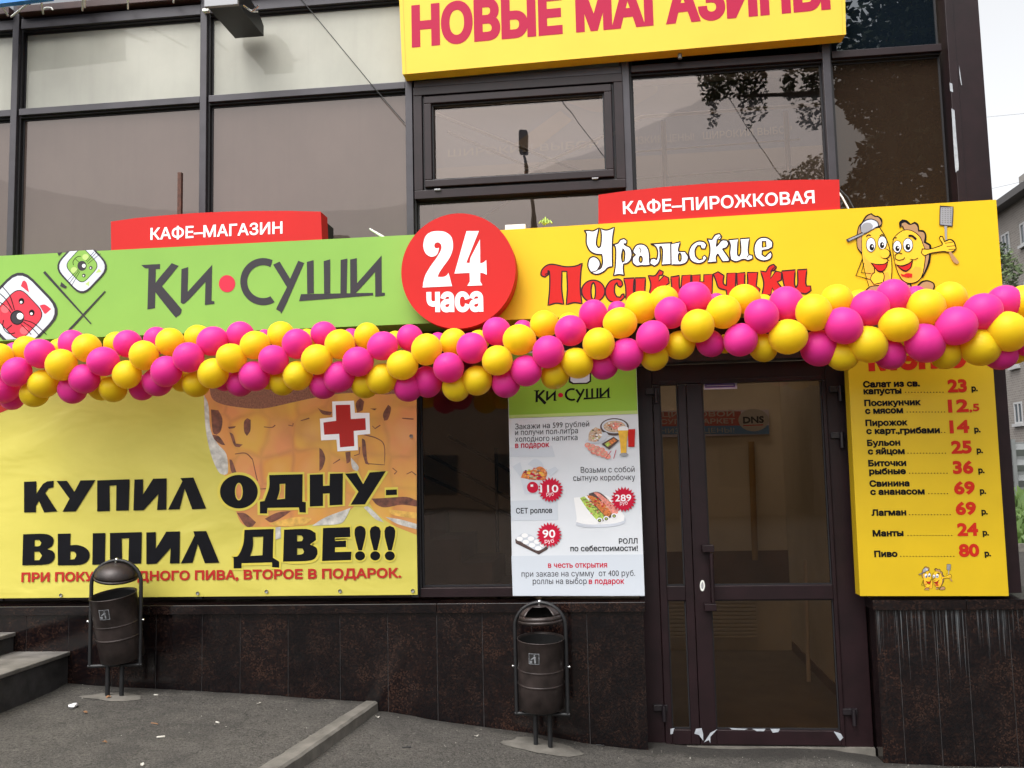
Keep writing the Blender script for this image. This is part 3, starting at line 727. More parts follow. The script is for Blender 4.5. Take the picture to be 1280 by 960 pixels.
CT.shape('letter_black', ell(172, 775, 70, 74)); CT.shape('letter_grey', ell(172, 775, 60, 64)); CT.shape('white_print', ell(200, 762, 33, 33, 16))
for l_ in ([(145,700),(100,560),(15,455)], [(125,705),(60,595),(-20,520)], [(112,730),(60,665),(-20,610)], [(240,800),(340,835),(465,945)], [(232,820),(320,880),(400,965)], [(212,845),(260,890),(312,945)]): CT.line('letter_black', l_, 1.1)
CT.line('letter_black', [(35,800),(28,860),(55,910),(100,937),(150,928)], 1.1); CT.line('letter_black', [(118,850),(62,897)], 1.1)
CT.line('letter_grey', [(440,318),(910,838)], (3.4, 1.6), sm=False); CT.line('letter_grey', [(1052,512),(690,902)], (1.8, 2.8), sm=False)
CT.shape('letter_grey', [(612,420),(670,468),(652,484),(600,462)], sm=False); CT.shape('letter_grey', [(572,126),(625,122),(588,158)], sm=False)
CT.shape('letter_grey', clip(rdiam(820, 268, 292, 310), ct), sm=False); CT.shape('silver', clip(rdiam(820, 268, 268, 286), ct), sm=False)
for e in ([(955,330),(1015,320),(990,285)], [(850,440),(890,462),(895,410)]): CT.shape('green_light', e, sm=False)
CT.shape('letter_black', clip(rdiam(820, 255, 182, 198), ct), sm=False); CT.shape('sign_green', clip(rdiam(820, 255, 173, 189), ct), sm=False)
for c_ in ((740, 300), (855, 170)): CT.shape('green_light', ell(*c_, 32, 30, 12))
for c_ in ((908, 278), (838, 355)): CT.shape('letter_grey', ell(*c_, 18, 19, 12)); CT.shape('white_print', ell(c_[0]-3, c_[1]+2, 7, 7, 10))
CT.shape('letter_grey', ell(820, 258, 46, 50)); CT.shape('white_print', ell(838, 258, 18, 19, 12))
for l_ in ([(858,212),(940,118)], [(868,224),(970,120)], [(878,238),(1005,135)], [(782,292),(680,402)], [(790,303),(695,430)], [(800,313),(712,462)]): CT.line('letter_black', l_, .6)
CT.line('letter_black', [(735,252),(730,220),(750,185),(780,165),(810,163)], .8); CT.line('letter_black', [(790,222),(755,190)], .7)
CT.build('emblem', S2)

# yellow sign
S3 = quad_sign('yellow_sign', [(585.6, 290), (1245.2, 249.5), (1254, 372), (585.6, 402)], YS1-.002, .34, 'sign_yellow', 'long golden yellow sign with outlined white and red words and two smiling pasties', bev=.004)
z1 = zoom(660, 270, 7.111); z2 = zoom(800, 260, 5.3333)
WHITE = [
 (z1, [(500,130),(540,128),(580,132),(632,105),(612,200),(610,255),(628,282),(645,262),(652,180),(645,112),(700,125),(768,100),(752,200),(750,330),(752,450),(710,460),(680,490),(640,512),(600,518),(560,500),(535,455),(535,410),(550,375),(580,362),(612,372),(637,402),(640,440),(618,478),(650,458),(662,400),(655,342),(600,338),(550,310),(520,250),(518,190),(518,155)], []),
 (z1, [(755,255),(800,240),(820,212),(855,200),(880,220),(875,247),(850,248),(870,262),(910,285),(925,340),(910,395),(880,420),(850,428),(848,470),(855,528),(810,520),(760,530),(775,450),(780,330),(775,275)], [[(845,290),(860,330),(855,400),(838,410),(832,350)]]),
 (z1, [(935,300),(965,258),(1015,250),(1058,275),(1078,330),(1082,410),(1095,435),(1045,442),(1010,440),(965,445),(930,415),(930,370),(955,345),(935,325)], [ell(1002, 385, 13, 28, 10)]),
 (z2, [(70,240),(200,232),(208,240),(212,375),(145,380),(150,290),(140,255),(132,260),(135,330),(122,370),(95,388),(65,370),(70,342),(95,335),(110,345),(118,300),(105,258)], []),
 (z2, [(205,240),(270,225),(258,270),(258,290),(300,290),(322,325),(310,362),(270,378),(207,378)], [ell(265, 328, 9, 27, 10)]),
 (z2, [(435,272),(445,245),(425,225),(385,222),(345,248),(325,300),(340,350),(385,370),(425,360),(447,332),(430,315),(415,327),(418,340),(395,345),(372,322),(368,280),(385,250),(402,250),(410,272)], []),
 (z2, [(445,205),(480,210),(500,180),(530,170),(545,190),(535,210),(515,210),(510,258),(545,215),(580,215),(590,240),(575,265),(550,272),(590,330),(597,355),(550,357),(517,305),(508,330),(512,360),(450,365),(465,300),(462,240)], []),
 (z2, [(590,212),(655,205),(650,300),(660,322),(672,290),(668,205),(730,200),(722,280),(727,312),(750,315),(752,338),(720,350),(690,342),(640,358),(605,345),(598,300),(602,250)], []),
 (z2, [(760,280),(770,230),(800,200),(845,198),(882,225),(882,262),(850,278),(815,282),(814,310),(835,325),(850,308),(872,290),(880,315),(865,342),(820,352),(775,332)], [[(816,222),(838,222),(840,258),(815,262)]])]
RED = [
 (z1, [(115,510),(130,470),(175,435),(230,430),(330,450),(420,445),(482,420),(470,500),(465,650),(480,780),(410,770),(340,788),(350,650),(345,492),(302,492),(300,650),(318,785),(250,775),(178,795),(192,650),(192,510),(178,482),(180,520),(150,543),(122,532)], []),
 (z1, ell(580, 668, 103, 98, 20), [ell(580, 668, 20, 76, 14)]),
 (z1, [(842,612),(830,575),(790,560),(730,580),(692,640),(690,700),(720,750),(765,765),(820,755),(858,722),(850,690),(830,702),(822,722),(790,718),(770,680),(772,620),(790,592),(800,620),(822,632)], []),
 (z1, [(850,555),(945,550),(938,640),(942,720),(952,640),(952,550),(1045,548),(1040,640),(1040,740),(870,745),(868,640)], []),
 (z2, [(55,450),(100,450),(130,412),(155,425),(150,447),(128,450),(125,488),(160,450),(190,465),(195,500),(165,522),(200,575),(60,578),(72,510)], []),
 (z2, [(205,460),(262,450),(262,520),(272,545),(280,450),(340,445),(332,585),(215,585),(210,510)], []), (z2, [(345,448),(402,445),(400,490),(425,490),(425,445),(485,440),(480,585),(350,585)], []),
 (z2, [(490,440),(520,425),(560,450),(555,500),(575,520),(580,435),(640,432),(634,590),(580,590),(575,548),(525,532),(508,490)], []),
 (z2, [(645,435),(700,430),(698,500),(708,525),(718,500),(715,430),(785,428),(775,520),(800,540),(790,572),(650,578)], []),
 (z2, [(803,420),(840,425),(860,390),(890,375),(910,395),(895,415),(875,417),(870,470),(905,420),(945,430),(942,480),(915,492),(950,540),(962,570),(905,577),(882,532),(872,580),(812,582),(825,500)], []),
 (z2, [(945,420),(1035,412),(1030,500),(1040,532),(1052,500),(1050,412),(1113,408),(1105,490),(1110,520),(1138,520),(1140,550),(1105,572),(1060,565),(1020,577),(975,562),(957,500)], [])]
YL = Print(YS1-.002)
for m_, lst in (('letter_red', RED), ('letter_white', WHITE)):
    for T, pts, holes in lst:
        YL.shape(m_, pts, holes, T=T)
        for c_ in [pts]+list(holes): YL.line('outline', c_, 1.85, closed=True, T=T)
for T, l_ in ((z1, [(555,500),(600,490),(632,468)]), (z1, [(985,280),(1003,300),(1000,325)]), (z1, [(835,395),(842,300)]), (z2, [(205,240),(207,375)]), (z1, [(190,500),(150,520)]), (z2, [(540,185),(518,205)]), (z2, [(900,392),(878,412)]), (z2, [(725,312),(712,330)])): YL.line('outline', l_, 1.1, T=T)
YL.build('lettering', S3)
z7 = zoom(1040, 250, 7.111)
def pasties(pr, A, lw):
    def sh(m_, p, **k): pr.shape(m_, [A(*z7(*q)) for q in p], T=ident, **k)
    def ln(p, w_, m_='letter_black', closed=False): pr.line(m_, [A(*z7(*q)) for q in p], w_*lw, closed=closed, T=ident)
    # crusts
    sh('letter_black', [(222,420),(218,330),(232,240),(262,200),(300,140),(350,115),(385,140),(410,140),(448,175),(440,235),(420,240),(300,300),(285,500),(262,480)])
    sh('pasty_brown', [(228,415),(226,330),(240,245),(272,205),(310,150),(345,128),(378,150),(410,155),(432,185),(428,225),(300,300),(280,480),(262,462)])
    sh('letter_black', [(640,268),(602,250),(596,200),(625,172),(665,180),(700,212),(735,192),(768,215),(775,265),(815,270),(840,310),(835,370),(880,400),(882,450),(870,560),(815,680),(790,690)])
    sh('pasty_brown', [(645,262),(622,240),(620,210),(650,200),(690,222),(735,210),(758,235),(765,280),(810,288),(825,320),(815,378),(862,405),(866,450),(850,560),(805,670),(780,680)])
    # bodies
    sh('letter_black', [(268,300),(320,262),(425,240),(480,330),(520,450),(537,600),(525,770),(330,780),(290,640),(264,480)])
    sh('pasty_yellow', [(272,305),(322,268),(420,248),(472,335),(512,452),(529,600),(516,770),(336,780),(296,640),(270,480)])
    sh('pasty_orange', [(276,470),(300,520),(345,560),(380,620),(420,650),(500,640),(515,700),(505,770),(340,775),(300,640)])
    sh('letter_black', [(540,360),(580,300),(640,265),(710,270),(780,320),(815,400),(835,470),(815,640),(770,720),(690,745),(620,710),(570,610),(540,470)])
    sh('pasty_yellow', [(547,360),(586,305),(642,272),(708,277),(774,325),(808,400),(827,470),(808,636),(766,712),(690,736),(626,704),(577,608),(547,470)])
    sh('pasty_orange', [(556,540),(610,600),(650,640),(710,620),(740,590),(790,600),(800,640),(760,708),(690,732),(630,700),(580,610)])
    # feet and the arm with the thumb
    sh('letter_black', [(290,810),(330,770),(400,755),(440,760),(440,820)]); sh('pasty_brown', [(302,812),(340,776),(400,765),(432,768),(436,820)])
    sh('letter_black', [(730,790),(790,725),(850,712),(905,735),(918,770),(890,810),(760,815)]); sh('pasty_brown', [(752,790),(800,738),(850,725),(895,742),(905,770),(880,805),(770,810)])
    sh('letter_black', [(640,750),(700,745),(725,790),(640,800)]); sh('pasty_brown', [(640,758),(690,753),(708,790),(640,800)])
    ln([(272,520),(212,672),(335,706)], 1.2); ln([(285,560),(258,645),(350,655)], 1.0)
    sh('letter_black', [(335,705),(355,655),(375,640),(372,590),(395,580),(408,625),(455,640),(468,680),(460,735),(370,755)]); sh('pasty_yellow', [(343,702),(362,662),(383,645),(382,600),(392,592),(400,633),(448,648),(460,680),(452,728),(374,746)])
    # arm, hand, spatula
    sh('letter_black', [(790,470),(800,430),(870,432),(968,400),(975,380),(950,340),(960,318),(985,320),(1002,365),(1050,345),(1090,370),(1108,430),(1080,462),(1030,468),(985,462),(880,478),(820,502)])
    sh('pasty_yellow', [(798,470),(806,440),(872,440),(974,407),(984,380),(960,345),(966,328),(980,330),(998,376),(1048,355),(1080,376),(1098,430),(1074,452),(1030,458),(985,453),(880,468),(822,492)])
    for l_ in ([(1005,385),(1085,372)], [(1020,415),(1098,405)], [(1035,440),(1100,436)]): ln(l_, .8)
    sh('steel_print', [(998,222),(1022,222),(1022,355),(1006,355)], sm=False); sh('letter_grey', [(958,60),(968,50),(1070,58),(1080,70),(1072,225),(1060,234),(965,224),(955,214)]); sh('steel_print', [(966,64),(972,58),(1066,66),(1072,74),(1064,220),(1056,226),(970,217),(963,210)])
    for i in range(4):
        for j in range(8): ln([(978+i*24, 72+j*18), (988+i*24, 79+j*18)], .55, 'letter_grey')
    sh('pasty_brown', [(1036,460),(1058,458),(1132,555),(1112,570),(1075,545)])
    # faces
    for cx, cy, rx, ry, dx, dy in ((346,398,38,60,8,22), (447,380,36,55,-2,22), (580,415,34,50,2,16), (675,400,40,57,0,18)):
        sh('letter_black', ell(cx, cy, rx+6, ry+6, 18)); sh('white_print', ell(cx, cy, rx, ry, 18)); sh('letter_black', ell(cx+dx, cy+dy, rx*.55, ry*.5, 14)); sh('white_print', ell(cx+dx+6, cy+dy-8, 7, 8, 8))
    for l_, w_ in (([(305,325),(322,310),(345,315)], 1.4), ([(425,320),(445,305),(460,318)], 1.4), ([(540,355),(552,335),(575,335)], 1.3), ([(680,318),(715,320),(748,350)], 2.6)): ln(l_, w_)
    sh('letter_black', ell(475, 478, 46, 45, 18)); sh('pasty_yellow', ell(466, 476, 44, 40, 18)); ln([(560,485),(562,520),(590,535),(635,525),(648,510)], 1.0); ln([(560,490),(590,470),(625,478)], 1.0)
    sh('letter_black', [(342,555),(400,568),(470,562),(500,528),(490,590),(450,640),(410,638),(375,600)]); sh('letter_red', [(362,568),(410,578),(470,572),(488,560),(478,600),(448,628),(412,626),(385,600)])
    sh('letter_black', [(562,570),(620,580),(680,560),(722,525),(705,600),(660,640),(620,625)]); sh('letter_red', [(585,585),(630,592),(685,570),(708,550),(695,600),(658,628),(625,615)])
    sh('letter_red', [(610,655),(640,662),(665,650),(715,655),(710,690),(690,685),(680,690),(645,682),(620,678)]); ln([(695,525),(730,530),(765,515)], .8); ln([(485,520),(510,540)], .8)
    # ladle worn as a cap
    sh('letter_grey', [(125,350),(260,290),(250,230),(290,180),(350,165),(405,190),(420,230),(300,300),(155,370),(132,365)]); sh('silver', [(262,285),(258,232),(294,190),(350,175),(398,196),(410,228),(300,288)]); sh('steel_print', [(262,285),(258,240),(290,205),(340,205),(365,230),(350,262),(300,288)]); sh('steel_print', [(140,352),(262,300),(290,300),(155,362)])
PS = Print(YS1-.002); PS.Y -= .004; pasties(PS, ident, 1.0)
PS.build('drawing', S3)

# red arched signs on top of the long signs
def arch_sign(name, pts, Y, dy, label):
    return quad_sign(name, pts, Y, dy, 'sign_red', label, bev=.003)
YA = -.235
S4 = arch_sign('red_arch_sign', [(138.5, 277), (170, 272.5), (205, 269.2), (240, 266.5), (280, 264.6), (320, 263.6), (360, 263.5), (401, 264.5), (402.5, 301), (139, 314)], YA, .14, 'red arched box sign with small white words on top of the green sign')
pr = Print(YA); pr.text('letter_white', 'КАФЕ–МАГАЗИН', (188, 299.5), (353, 291.5), 14.3, .022); pr.build('lettering', S4)
q = W(402, 270, YA); MB().box(q.x-.09, q.x-.012, YA+.142, YA+.30, q.z-.22, q.z-.005).build('bracket', M['rubber'], S4)
S5 = arch_sign('red_arch_sign', [(748, 243.5), (780, 239), (830, 233.6), (889, 229), (950, 226), (1000, 224.7), (1049, 224.5), (1050.3, 264), (748, 281)], YA, .14, 'red arched box sign with small white words on top of the yellow sign')
pr = Print(YA); pr.text('letter_white', 'КАФЕ–ПИРОЖКОВАЯ', (779, 267.3), (1018.5, 253.5), 15.2, .022); pr.build('lettering', S5)

# round sign
YR1 = -.40
ctr = W(572.5, 338.3, YR1); rad = (X(644, 338, YR1)-X(501, 338, YR1))/2
S6 = empty('round_sign', (ctr.x, YR1+.14, ctr.z-rad), 'round red sign with large white numerals between the green and yellow signs', 'sign')
MB().prism([(ctr.x+rad*math.cos(2*math.pi*k/96), YR1, ctr.z+rad*1.01*math.sin(2*math.pi*k/96)) for k in range(96)], .13, smooth_side=True).build('panel', M['sign_red'], S6, .004)
z5 = zoom(490, 255, 7.111); pr = Print(YR1)
pr.shape('letter_white', [(280,345),(300,285),(345,250),(410,240),(475,250),(525,290),(542,350),(538,410),(510,480),(460,550),(420,610),(405,648),(455,648),(485,635),(502,612),(535,730),(272,742),(280,690),(300,625),(345,550),(395,480),(428,425),(440,390),(435,360),(415,342),(390,345),(376,365),(380,388),(400,395),(418,388),(408,432),(385,460),(345,468),(305,445),(282,400)], T=z5)
pr.shape('letter_white', [(662,240),(772,240),(660,522),(690,525),(697,480),(782,315),(784,530),(815,518),(838,498),(842,630),(815,615),(784,610),(784,690),(804,722),(668,728),(692,690),(690,612),(555,618)], T=z5, sm=False)
pr.text('letter_white', 'часа', (533.5, 388.6), (604, 387.8), 29.5, .042); pr.build('lettering', S6)

# small things lying on the long signs
q = W(644.5, 287, -.12); o = MB().box(q.x-.068, q.x+.068, -.14, -.10, q.z-.02, Z(644, 281.5, -.12)).build('plastic_strip', M['white_plastic'], None, .003); tag(o, 'short white plastic strip lying on the top edge right of the round red sign', 'strip')
o = MB().tube([W(462, 286, -.15), W(480, 297, -.15)], [.006, .010], 8).build('plastic_stick', M['white_plastic']); tag(o, 'thin pale stick leaning on the top edge of the green sign', 'stick')
q0, q1 = W(225.5, 216, -.03), W(227, 300, -.03); o = MB().box(q0.x-.014, q0.x+.014, -.045, -.015, q1.z, q0.z).build('steel_post', M['rust'], None, .002); tag(o, 'short rusty brown steel post standing behind the left red arched sign', 'post')
o = MB().tube([W(1048, 240, -.05), W(1053, 247, -.06), W(1060, 260, -.1), W(1066, 275, -.15)], .006, 6).build('cable', M['white_plastic']); tag(o, 'white cable hanging at the right end of the right red arched sign', 'cable')
o = MB().tube([W(1049, 236, 0), W(1060, 247, -.02), W(1068, 262, -.1)], .005, 6).build('cable', M['cable']); tag(o, 'black cable curving behind the right end of the right red arched sign', 'cable')
rb = MB()
for a_ in range(5): rb.tube([W(680, 281, -.15), W(676+3*a_, 272+2*abs(a_-2), -.16), W(674+4*a_, 279, -.17)], .006, 6)
o = rb.build('ribbon_bow', M['food_green']); tag(o, 'little yellow-green ribbon bow tied on the top edge of the yellow sign', 'bow')

# ------------------------------------------------------------------ banner
YBN = .055
bx0, bx1 = -5.6, X(520.5, 640, YBN); bz0, bz1 = Z(520, 743.5, YBN), Z(520, 425, YBN)
BN = empty('beer_banner', ((bx0+bx1)/2, YBN, bz0), 'yellow vinyl banner with heavy black words and a beer mug picture', 'banner')
mb = MB(); nx, nz = 120, 40
def fold(x, z): return 0.0009*noise.noise(Vector((x*1.3+z*1.1, z*1.6, 2)))+.0004*noise.noise(Vector((x*5, z*5, 7)))
mb.add([(bx0+(bx1-bx0)*i/nx, YBN+.0014+fold(bx0+(bx1-bx0)*i/nx, bz0+(bz1-bz0)*j/nz), bz0+(bz1-bz0)*j/nz) for j in range(nz+1) for i in range(nx+1)],
       [(j*(nx+1)+i, j*(nx+1)+i+1, (j+1)*(nx+1)+i+1, (j+1)*(nx+1)+i) for j in range(nz) for i in range(nx)], True)
mb.build('sheet', M['banner_vinyl'], BN)
k5 = zoom(0, 560, 4.571); k6 = zoom(250, 480, 4.571); k2 = zoom(320, 480, 4)
MP = Print(YBN, k6, base=.0001)
MP.shape('mug_print', [(22,-60),(22,90),(32,250),(62,400),(112,500),(172,560),(210,740),(262,812),(400,815),(600,810),(760,765),(870,710),(905,640),(950,650),(1000,730),(1100,805),(1238,862),(1238,-60)])
MP.shape('mug_foam', [(60,-60),(60,60),(110,110),(240,135),(360,140),(500,112),(620,85),(760,60),(900,50),(1060,60),(1238,40),(1238,-60)])
MP.shape('mug_glass', [(22,60),(48,120),(60,260),(100,340),(150,400),(160,500),(140,520),(105,500),(62,400),(32,250)])
for e in ([(62,145),(105,150),(128,200),(120,265),(95,290),(72,270)], [(70,290),(110,300),(145,350),(120,345),(85,320)], [(252,215),(270,195),(290,205),(288,265),(268,297),(252,270)], [(168,275),(190,290),(205,340),(245,345),(225,362),(195,350)], [(168,430),(185,440),(208,505),(192,520),(175,490)],
          [(682,365),(700,380),(716,425),(700,480),(682,497)], [(672,135),(700,150),(755,160),(745,178),(700,172)], [(890,110),(915,80),(938,100),(930,150),(898,165)], [(1046,170),(1075,118),(1092,140),(1075,200),(1052,210)], [(925,310),(945,330),(955,430),(968,462),(945,455),(928,390)],
          [(830,390),(860,385),(858,440),(838,455)], [(210,735),(260,740),(320,790),(300,815),(262,812)], [(980,655),(1080,650),(1180,645),(1238,665),(1238,700),(1150,690),(1060,705),(1010,690)], [(370,770),(440,735),(520,725),(480,755),(410,790)], [(160,245),(205,240),(195,252),(165,256)], [(970,140),(1010,140),(1000,150)]): MP.shape('mug_dark', e)
for l_ in ([(365,245),(410,248),(430,235)], [(505,235),(530,240),(532,225)], [(300,430),(325,540),(330,548)], [(200,400),(260,395),(300,430)], [(960,455),(1055,462),(1052,350),(1010,310),(940,290)], [(760,455),(800,430)], [(985,240),(1000,255),(1030,235)], [(1155,195),(1220,200)], [(1180,515),(1210,500),(1235,520)], [(880,410),(910,400),(912,360)], [(575,210),(625,195)], [(340,600),(380,598)], [(1100,480),(1125,500),(1110,515)]): MP.line('mug_dark', l_, (.9, 1.5))
for e in ([(640,810),(720,760),(860,708),(830,770),(790,800)], [(935,705),(960,700),(1010,745),(1050,790),(1000,770)], [(1060,760),(1150,775),(1238,800),(1238,830),(1130,800)], [(862,420),(905,470),(900,500),(870,480)], [(430,820),(460,815),(462,880),(430,890)]): MP.shape('mug_glass', e)
for e in ([(390,800),(520,765),(600,760),(640,770),(590,805),(450,812)], [(1070,715),(1238,735),(1238,770),(1110,750)]): MP.shape('mug_gold', e)
MP.build('mug_picture', BN); y0_ = MP.Y; MP = Print(YBN, k6); MP.Y = y0_-.0001
MP.shape('letter_white', [(755,100),(880,95),(885,165),(968,165),(972,285),(900,292),(903,378),(785,385),(780,318),(692,322),(685,198),(758,190)], sm=False)
MP.shape('banner_red', [(775,120),(858,118),(862,200),(945,195),(948,262),(878,268),(882,355),(800,362),(795,285),(710,290),(705,220),(778,210)], sm=False)
MP.build('red_cross', BN); MP = Print(YBN, k6, base=.0001)
MP.shape('banner_red', [(-60, 525), (0, 516), (28, 505), (40, 470), (-60, 470)], sm=False, T=ident)
MP.build('red_strip', BN)
BL = Print(YBN); BL.Y -= .0009
O6 = [(k6, ell(222, 615, 108, 96, 24), [ell(222, 615, 22, 50, 14)]), (k6, [(395,520),(587,515),(585,672),(605,675),(605,735),(568,733),(565,705),(385,708),(383,740),(342,740),(342,672),(368,668),(395,590)], [[(455,572),(487,570),(485,655),(440,660),(455,610)]]),
      (k6, [(627,518),(703,515),(703,582),(740,580),(742,513),(817,510),(815,690),(740,694),(740,625),(703,627),(703,697),(627,700)], []), (k6, [(828,512),(895,508),(932,572),(970,505),(1062,498),(942,688),(860,690),(905,615)], []), (k6, [(1062,605),(1125,602),(1125,633),(1062,636)], [])]
O2 = [(ident, [(305.5,662.3),(342,661),(341,697),(349,702),(349,709.5),(340,709),(340,703),(302,704),(302,710.5),(292,710.5),(292,696),(298,694),(304,680)], [[(316,671),(329,670.5),(328,694),(312.5,695),(316,683)]]),
      (k2, [(140,728),(255,725),(298,745),(300,780),(270,802),(303,820),(308,850),(275,882),(135,888)], [[(205,755),(228,757),(235,770),(230,785),(205,787)], [(205,820),(232,822),(240,838),(232,850),(205,854)]]),
      (k2, [(335,720),(470,715),(472,765),(395,768),(395,785),(450,783),(450,815),(395,817),(395,840),(478,838),(475,880),(330,885)], [])]
for dx in (0, 76, 149): O2 += [(k2, [(493+dx,735),(500+dx,717),(520+dx,709),(540+dx,717),(548+dx,735),(546+dx,765),(530+dx,832),(512+dx,832),(495+dx,765)], []), (k2, ell(520+dx, 859, 25, 23, 16), [])]
for T, p, h in O6+O2[:3]: BL.line('banner_edge', p, 6.5, closed=True, T=T)
for T, p, h in O2[3:]: BL.line('banner_edge', p, 4, closed=True, T=T)
for T, p, h in O6:
    for c_ in h: BL.line('banner_edge', c_, 2.5, closed=True, T=T)
BIG = [(k5, [(137,193),(207,190),(207,262),(245,205),(270,190),(307,187),(303,225),(278,230),(258,255),(327,362),(252,368),(222,302),(205,330),(205,367),(137,368)], []), (k5, [(323,188),(382,187),(425,250),(460,185),(545,183),(432,362),(357,364),(397,290)], []),
       (k5, [(555,185),(740,178),(735,356),(663,358),(665,213),(625,215),(627,360),(555,362)], []), (k5, [(768,180),(817,178),(817,265),(875,175),(952,173),(950,352),(897,354),(905,262),(820,355),(762,357)], []), (k5, [(1030,172),(1105,168),(1178,346),(1098,350),(1055,232),(1025,350),(960,352),(1042,190)], []),
       (k5, [(132,493),(250,490),(295,505),(306,530),(296,560),(268,577),(302,590),(313,615),(302,645),(262,665),(127,670)], [[(197,525),(225,525),(236,542),(225,560),(197,562)], [(195,592),(225,592),(240,615),(225,640),(195,642)]]),
       (k5, [(330,490),(403,488),(400,555),(450,555),(495,575),(512,608),(500,645),(455,667),(330,670)], [[(402,590),(425,592),(436,612),(425,635),(400,638)]]), (k5, [(530,487),(602,485),(598,665),(527,667)], []),
       (k5, [(628,485),(810,480),(806,660),(733,662),(737,515),(695,517),(697,662),(628,664)], []), (k5, [(836,482),(890,480),(890,575),(950,478),(1028,476),(1025,658),(970,660),(975,570),(895,660),(836,664)], []), (k5, [(1105,476),(1178,474),(1253,655),(1170,658),(1130,548),(1100,655),(1033,660),(1112,500)], [])]
for T, p, h in BIG+O6+O2: BL.shape('letter_black', p, h, T=T, sm=(len(p) >= 8 and p[0] in ((493,735),)) or len(h) > 0 or len(p) >= 16)
BL.text('banner_red', 'ПРИ ПОКУПКЕ ОДНОГО ПИВА, ВТОРОЕ В ПОДАРОК.', (26.5, 727), (501.5, 721.5), 11, .045)
BL.build('lettering', BN)
rv = MB()
for x_, y_ in ((-60, 746), (76, 744), (247, 741.5), (333, 739.3), (425, 738.8), (516, 738.5), (514, 545)):
    q = W(x_, y_, YBN-.004); rv.lathe([(.0035, -.003), (.009, -.003), (.012, 0), (.0115, .004)], (0, 0, 0), 14); n_ = 14*4
    for i in range(len(rv.v)-n_, len(rv.v)):
        vx, vy, vz = rv.v[i]; rv.v[i] = (q.x+vx, q.y-vz, q.z+vy)
rv.build('grommet', M['grey_metal'], BN)

# ------------------------------------------------------------------ poster
YP = .03
PO = quad_sign('poster', [(634, 440), (794.5, 436), (806, 745), (641, 745)], YP, .012, 'poster_white', 'tall white poster with green header listing food prices, left of the door', 'poster', bev=.0015)
pr = Print(YP)
pr.shape('green_print', [(634.2, 442), (794.3, 438), (796.9, 513), (636.3, 519)], sm=False); pr.shape('green_light', [(636.3, 519), (796.9, 513), (797.1, 517.3), (636.5, 523)], sm=False)
pr.build('header', PO); pr = Print(YP)
pr.shape('poster_band', [(639.3, 695), (804, 693), (805.8, 744.6), (641, 744.6)], sm=False); pr.build('colour_band', PO); pr = Print(YP); pr.shape('poster_band', [(637.3, 559), (690, 557), (694, 571), (637.6, 571)], sm=False); pr.build('colour_band', PO); pr = Print(YP); pr.shape('poster_band', [(638.5, 626), (697, 624), (697.5, 650), (639, 651)], sm=False); pr.build('colour_band', PO); pr = Print(YP); pr.Y -= .0005
pr.shape('outline', [(711,462),(739,461),(739,477),(734,480),(716,480.5),(711,478)], sm=False); pr.shape('silver', [(713,463),(737,462),(737,476),(733,478.3),(717,478.6),(713,476)], sm=False)
pr.build('tray_drawing', PO)
pr = Print(YP); pr.Y -= .001
lx = lambda x, y: (667+(x-177)*(763-667)/(481-177), 484.5+(y-318)*(505.5-484.5)/(396-318)-(x-177)*.004)
logo(pr, lx, 'letter_black', 'letter_crimson'); pr.build('heading', PO)
K, C_ = 'letter_grey', 'letter_crimson'
for m_, s_, l_, r_, h_, wt in ((K, 'Закажи на 599 рублей', (644, 536.7), (736.5, 533), 7, .0), (K, 'и получи пол-литра', (644, 544), (722.5, 541.5), 7, .0), (K, 'холодного напитка', (644, 552.3), (722, 550), 7, .0), (C_, 'в подарок', (644, 560), (686.5, 558.7), 7, .02),
    (K, 'Возьми с собой', (726, 591), (793.3, 590), 7.4, .0), (K, 'сытную коробочку', (716.5, 601), (794, 600), 7.4, .0), ('letter_black', 'СЕТ роллов', (645, 641.8), (690.3, 641), 6.6, .02), ('letter_black', 'РОЛЛ', (773.7, 679.7), (797, 679.3), 6.6, .015), ('letter_black', 'по себестоимости!', (713, 689), (797.3, 688.5), 7, .015),
    (C_, 'в честь открытия', (685, 709.7), (759, 709.2), 7, .02), (K, 'при заказе на сумму  от 400 руб.', (652, 721), (794, 719.8), 7.4, .0), (K, 'роллы на выбор', (666, 730), (733.4, 729.8), 7.4, .0), (C_, 'в подарок', (736, 729.8), (780.3, 729.5), 7, .02)):
    if s_.split()[0] in ('Закажи', 'Возьми', 'СЕТ', 'РОЛЛ') or 'честь' in s_: pr = Print(YP); pr.Y -= .001
    pr.text(m_, s_, l_, r_, h_, wt)
    if s_ in ('сытную коробочку', 'СЕТ роллов', 'по себестоимости!') or (s_ == 'в подарок'): pr.build('lettering', PO)
pr = Print(YP); pr.Y -= .001; y3 = zoom(632, 510, 7.111); y4 = zoom(632, 625, 7.111)
def sh3(m_, p, **k): pr.shape(m_, p, T=y3, **k)
def sh4(m_, p, **k): pr.shape(m_, p, T=y4, **k)
sh3('food_dark', ell(968, 168, 128, 78)); sh3('silver', ell(966, 162, 112, 62)); sh3('food_beige', ell(968, 165, 98, 52)); sh3('food_salmon', ell(980, 160, 45, 28))
def sprinkle0(cx, cy, rx, ry, n, r0, r1, pal, seed):
    rn = random.Random(seed)
    for _ in range(n):
        a_ = rn.uniform(0, 6.28); q_ = rn.random()**.5; pr.shape(rn.choice(pal), ell(cx+rx*q_*math.cos(a_), cy+ry*q_*math.sin(a_), rn.uniform(r0, r1), rn.uniform(r0, r1)*.6, 7, rn.uniform(0, 6)), T=y3, sm=False)
sprinkle0(968, 165, 85, 42, 30, 5, 16, ['food_beige', 'food_salmon', 'food_orange', 'food_dark', 'white_print'], 4)
sh3('silver', [(700,300),(760,250),(880,215),(915,240),(860,300),(760,315)]); sh3('food_beige', [(735,290),(745,215),(800,170),(850,190),(855,250),(800,300)])
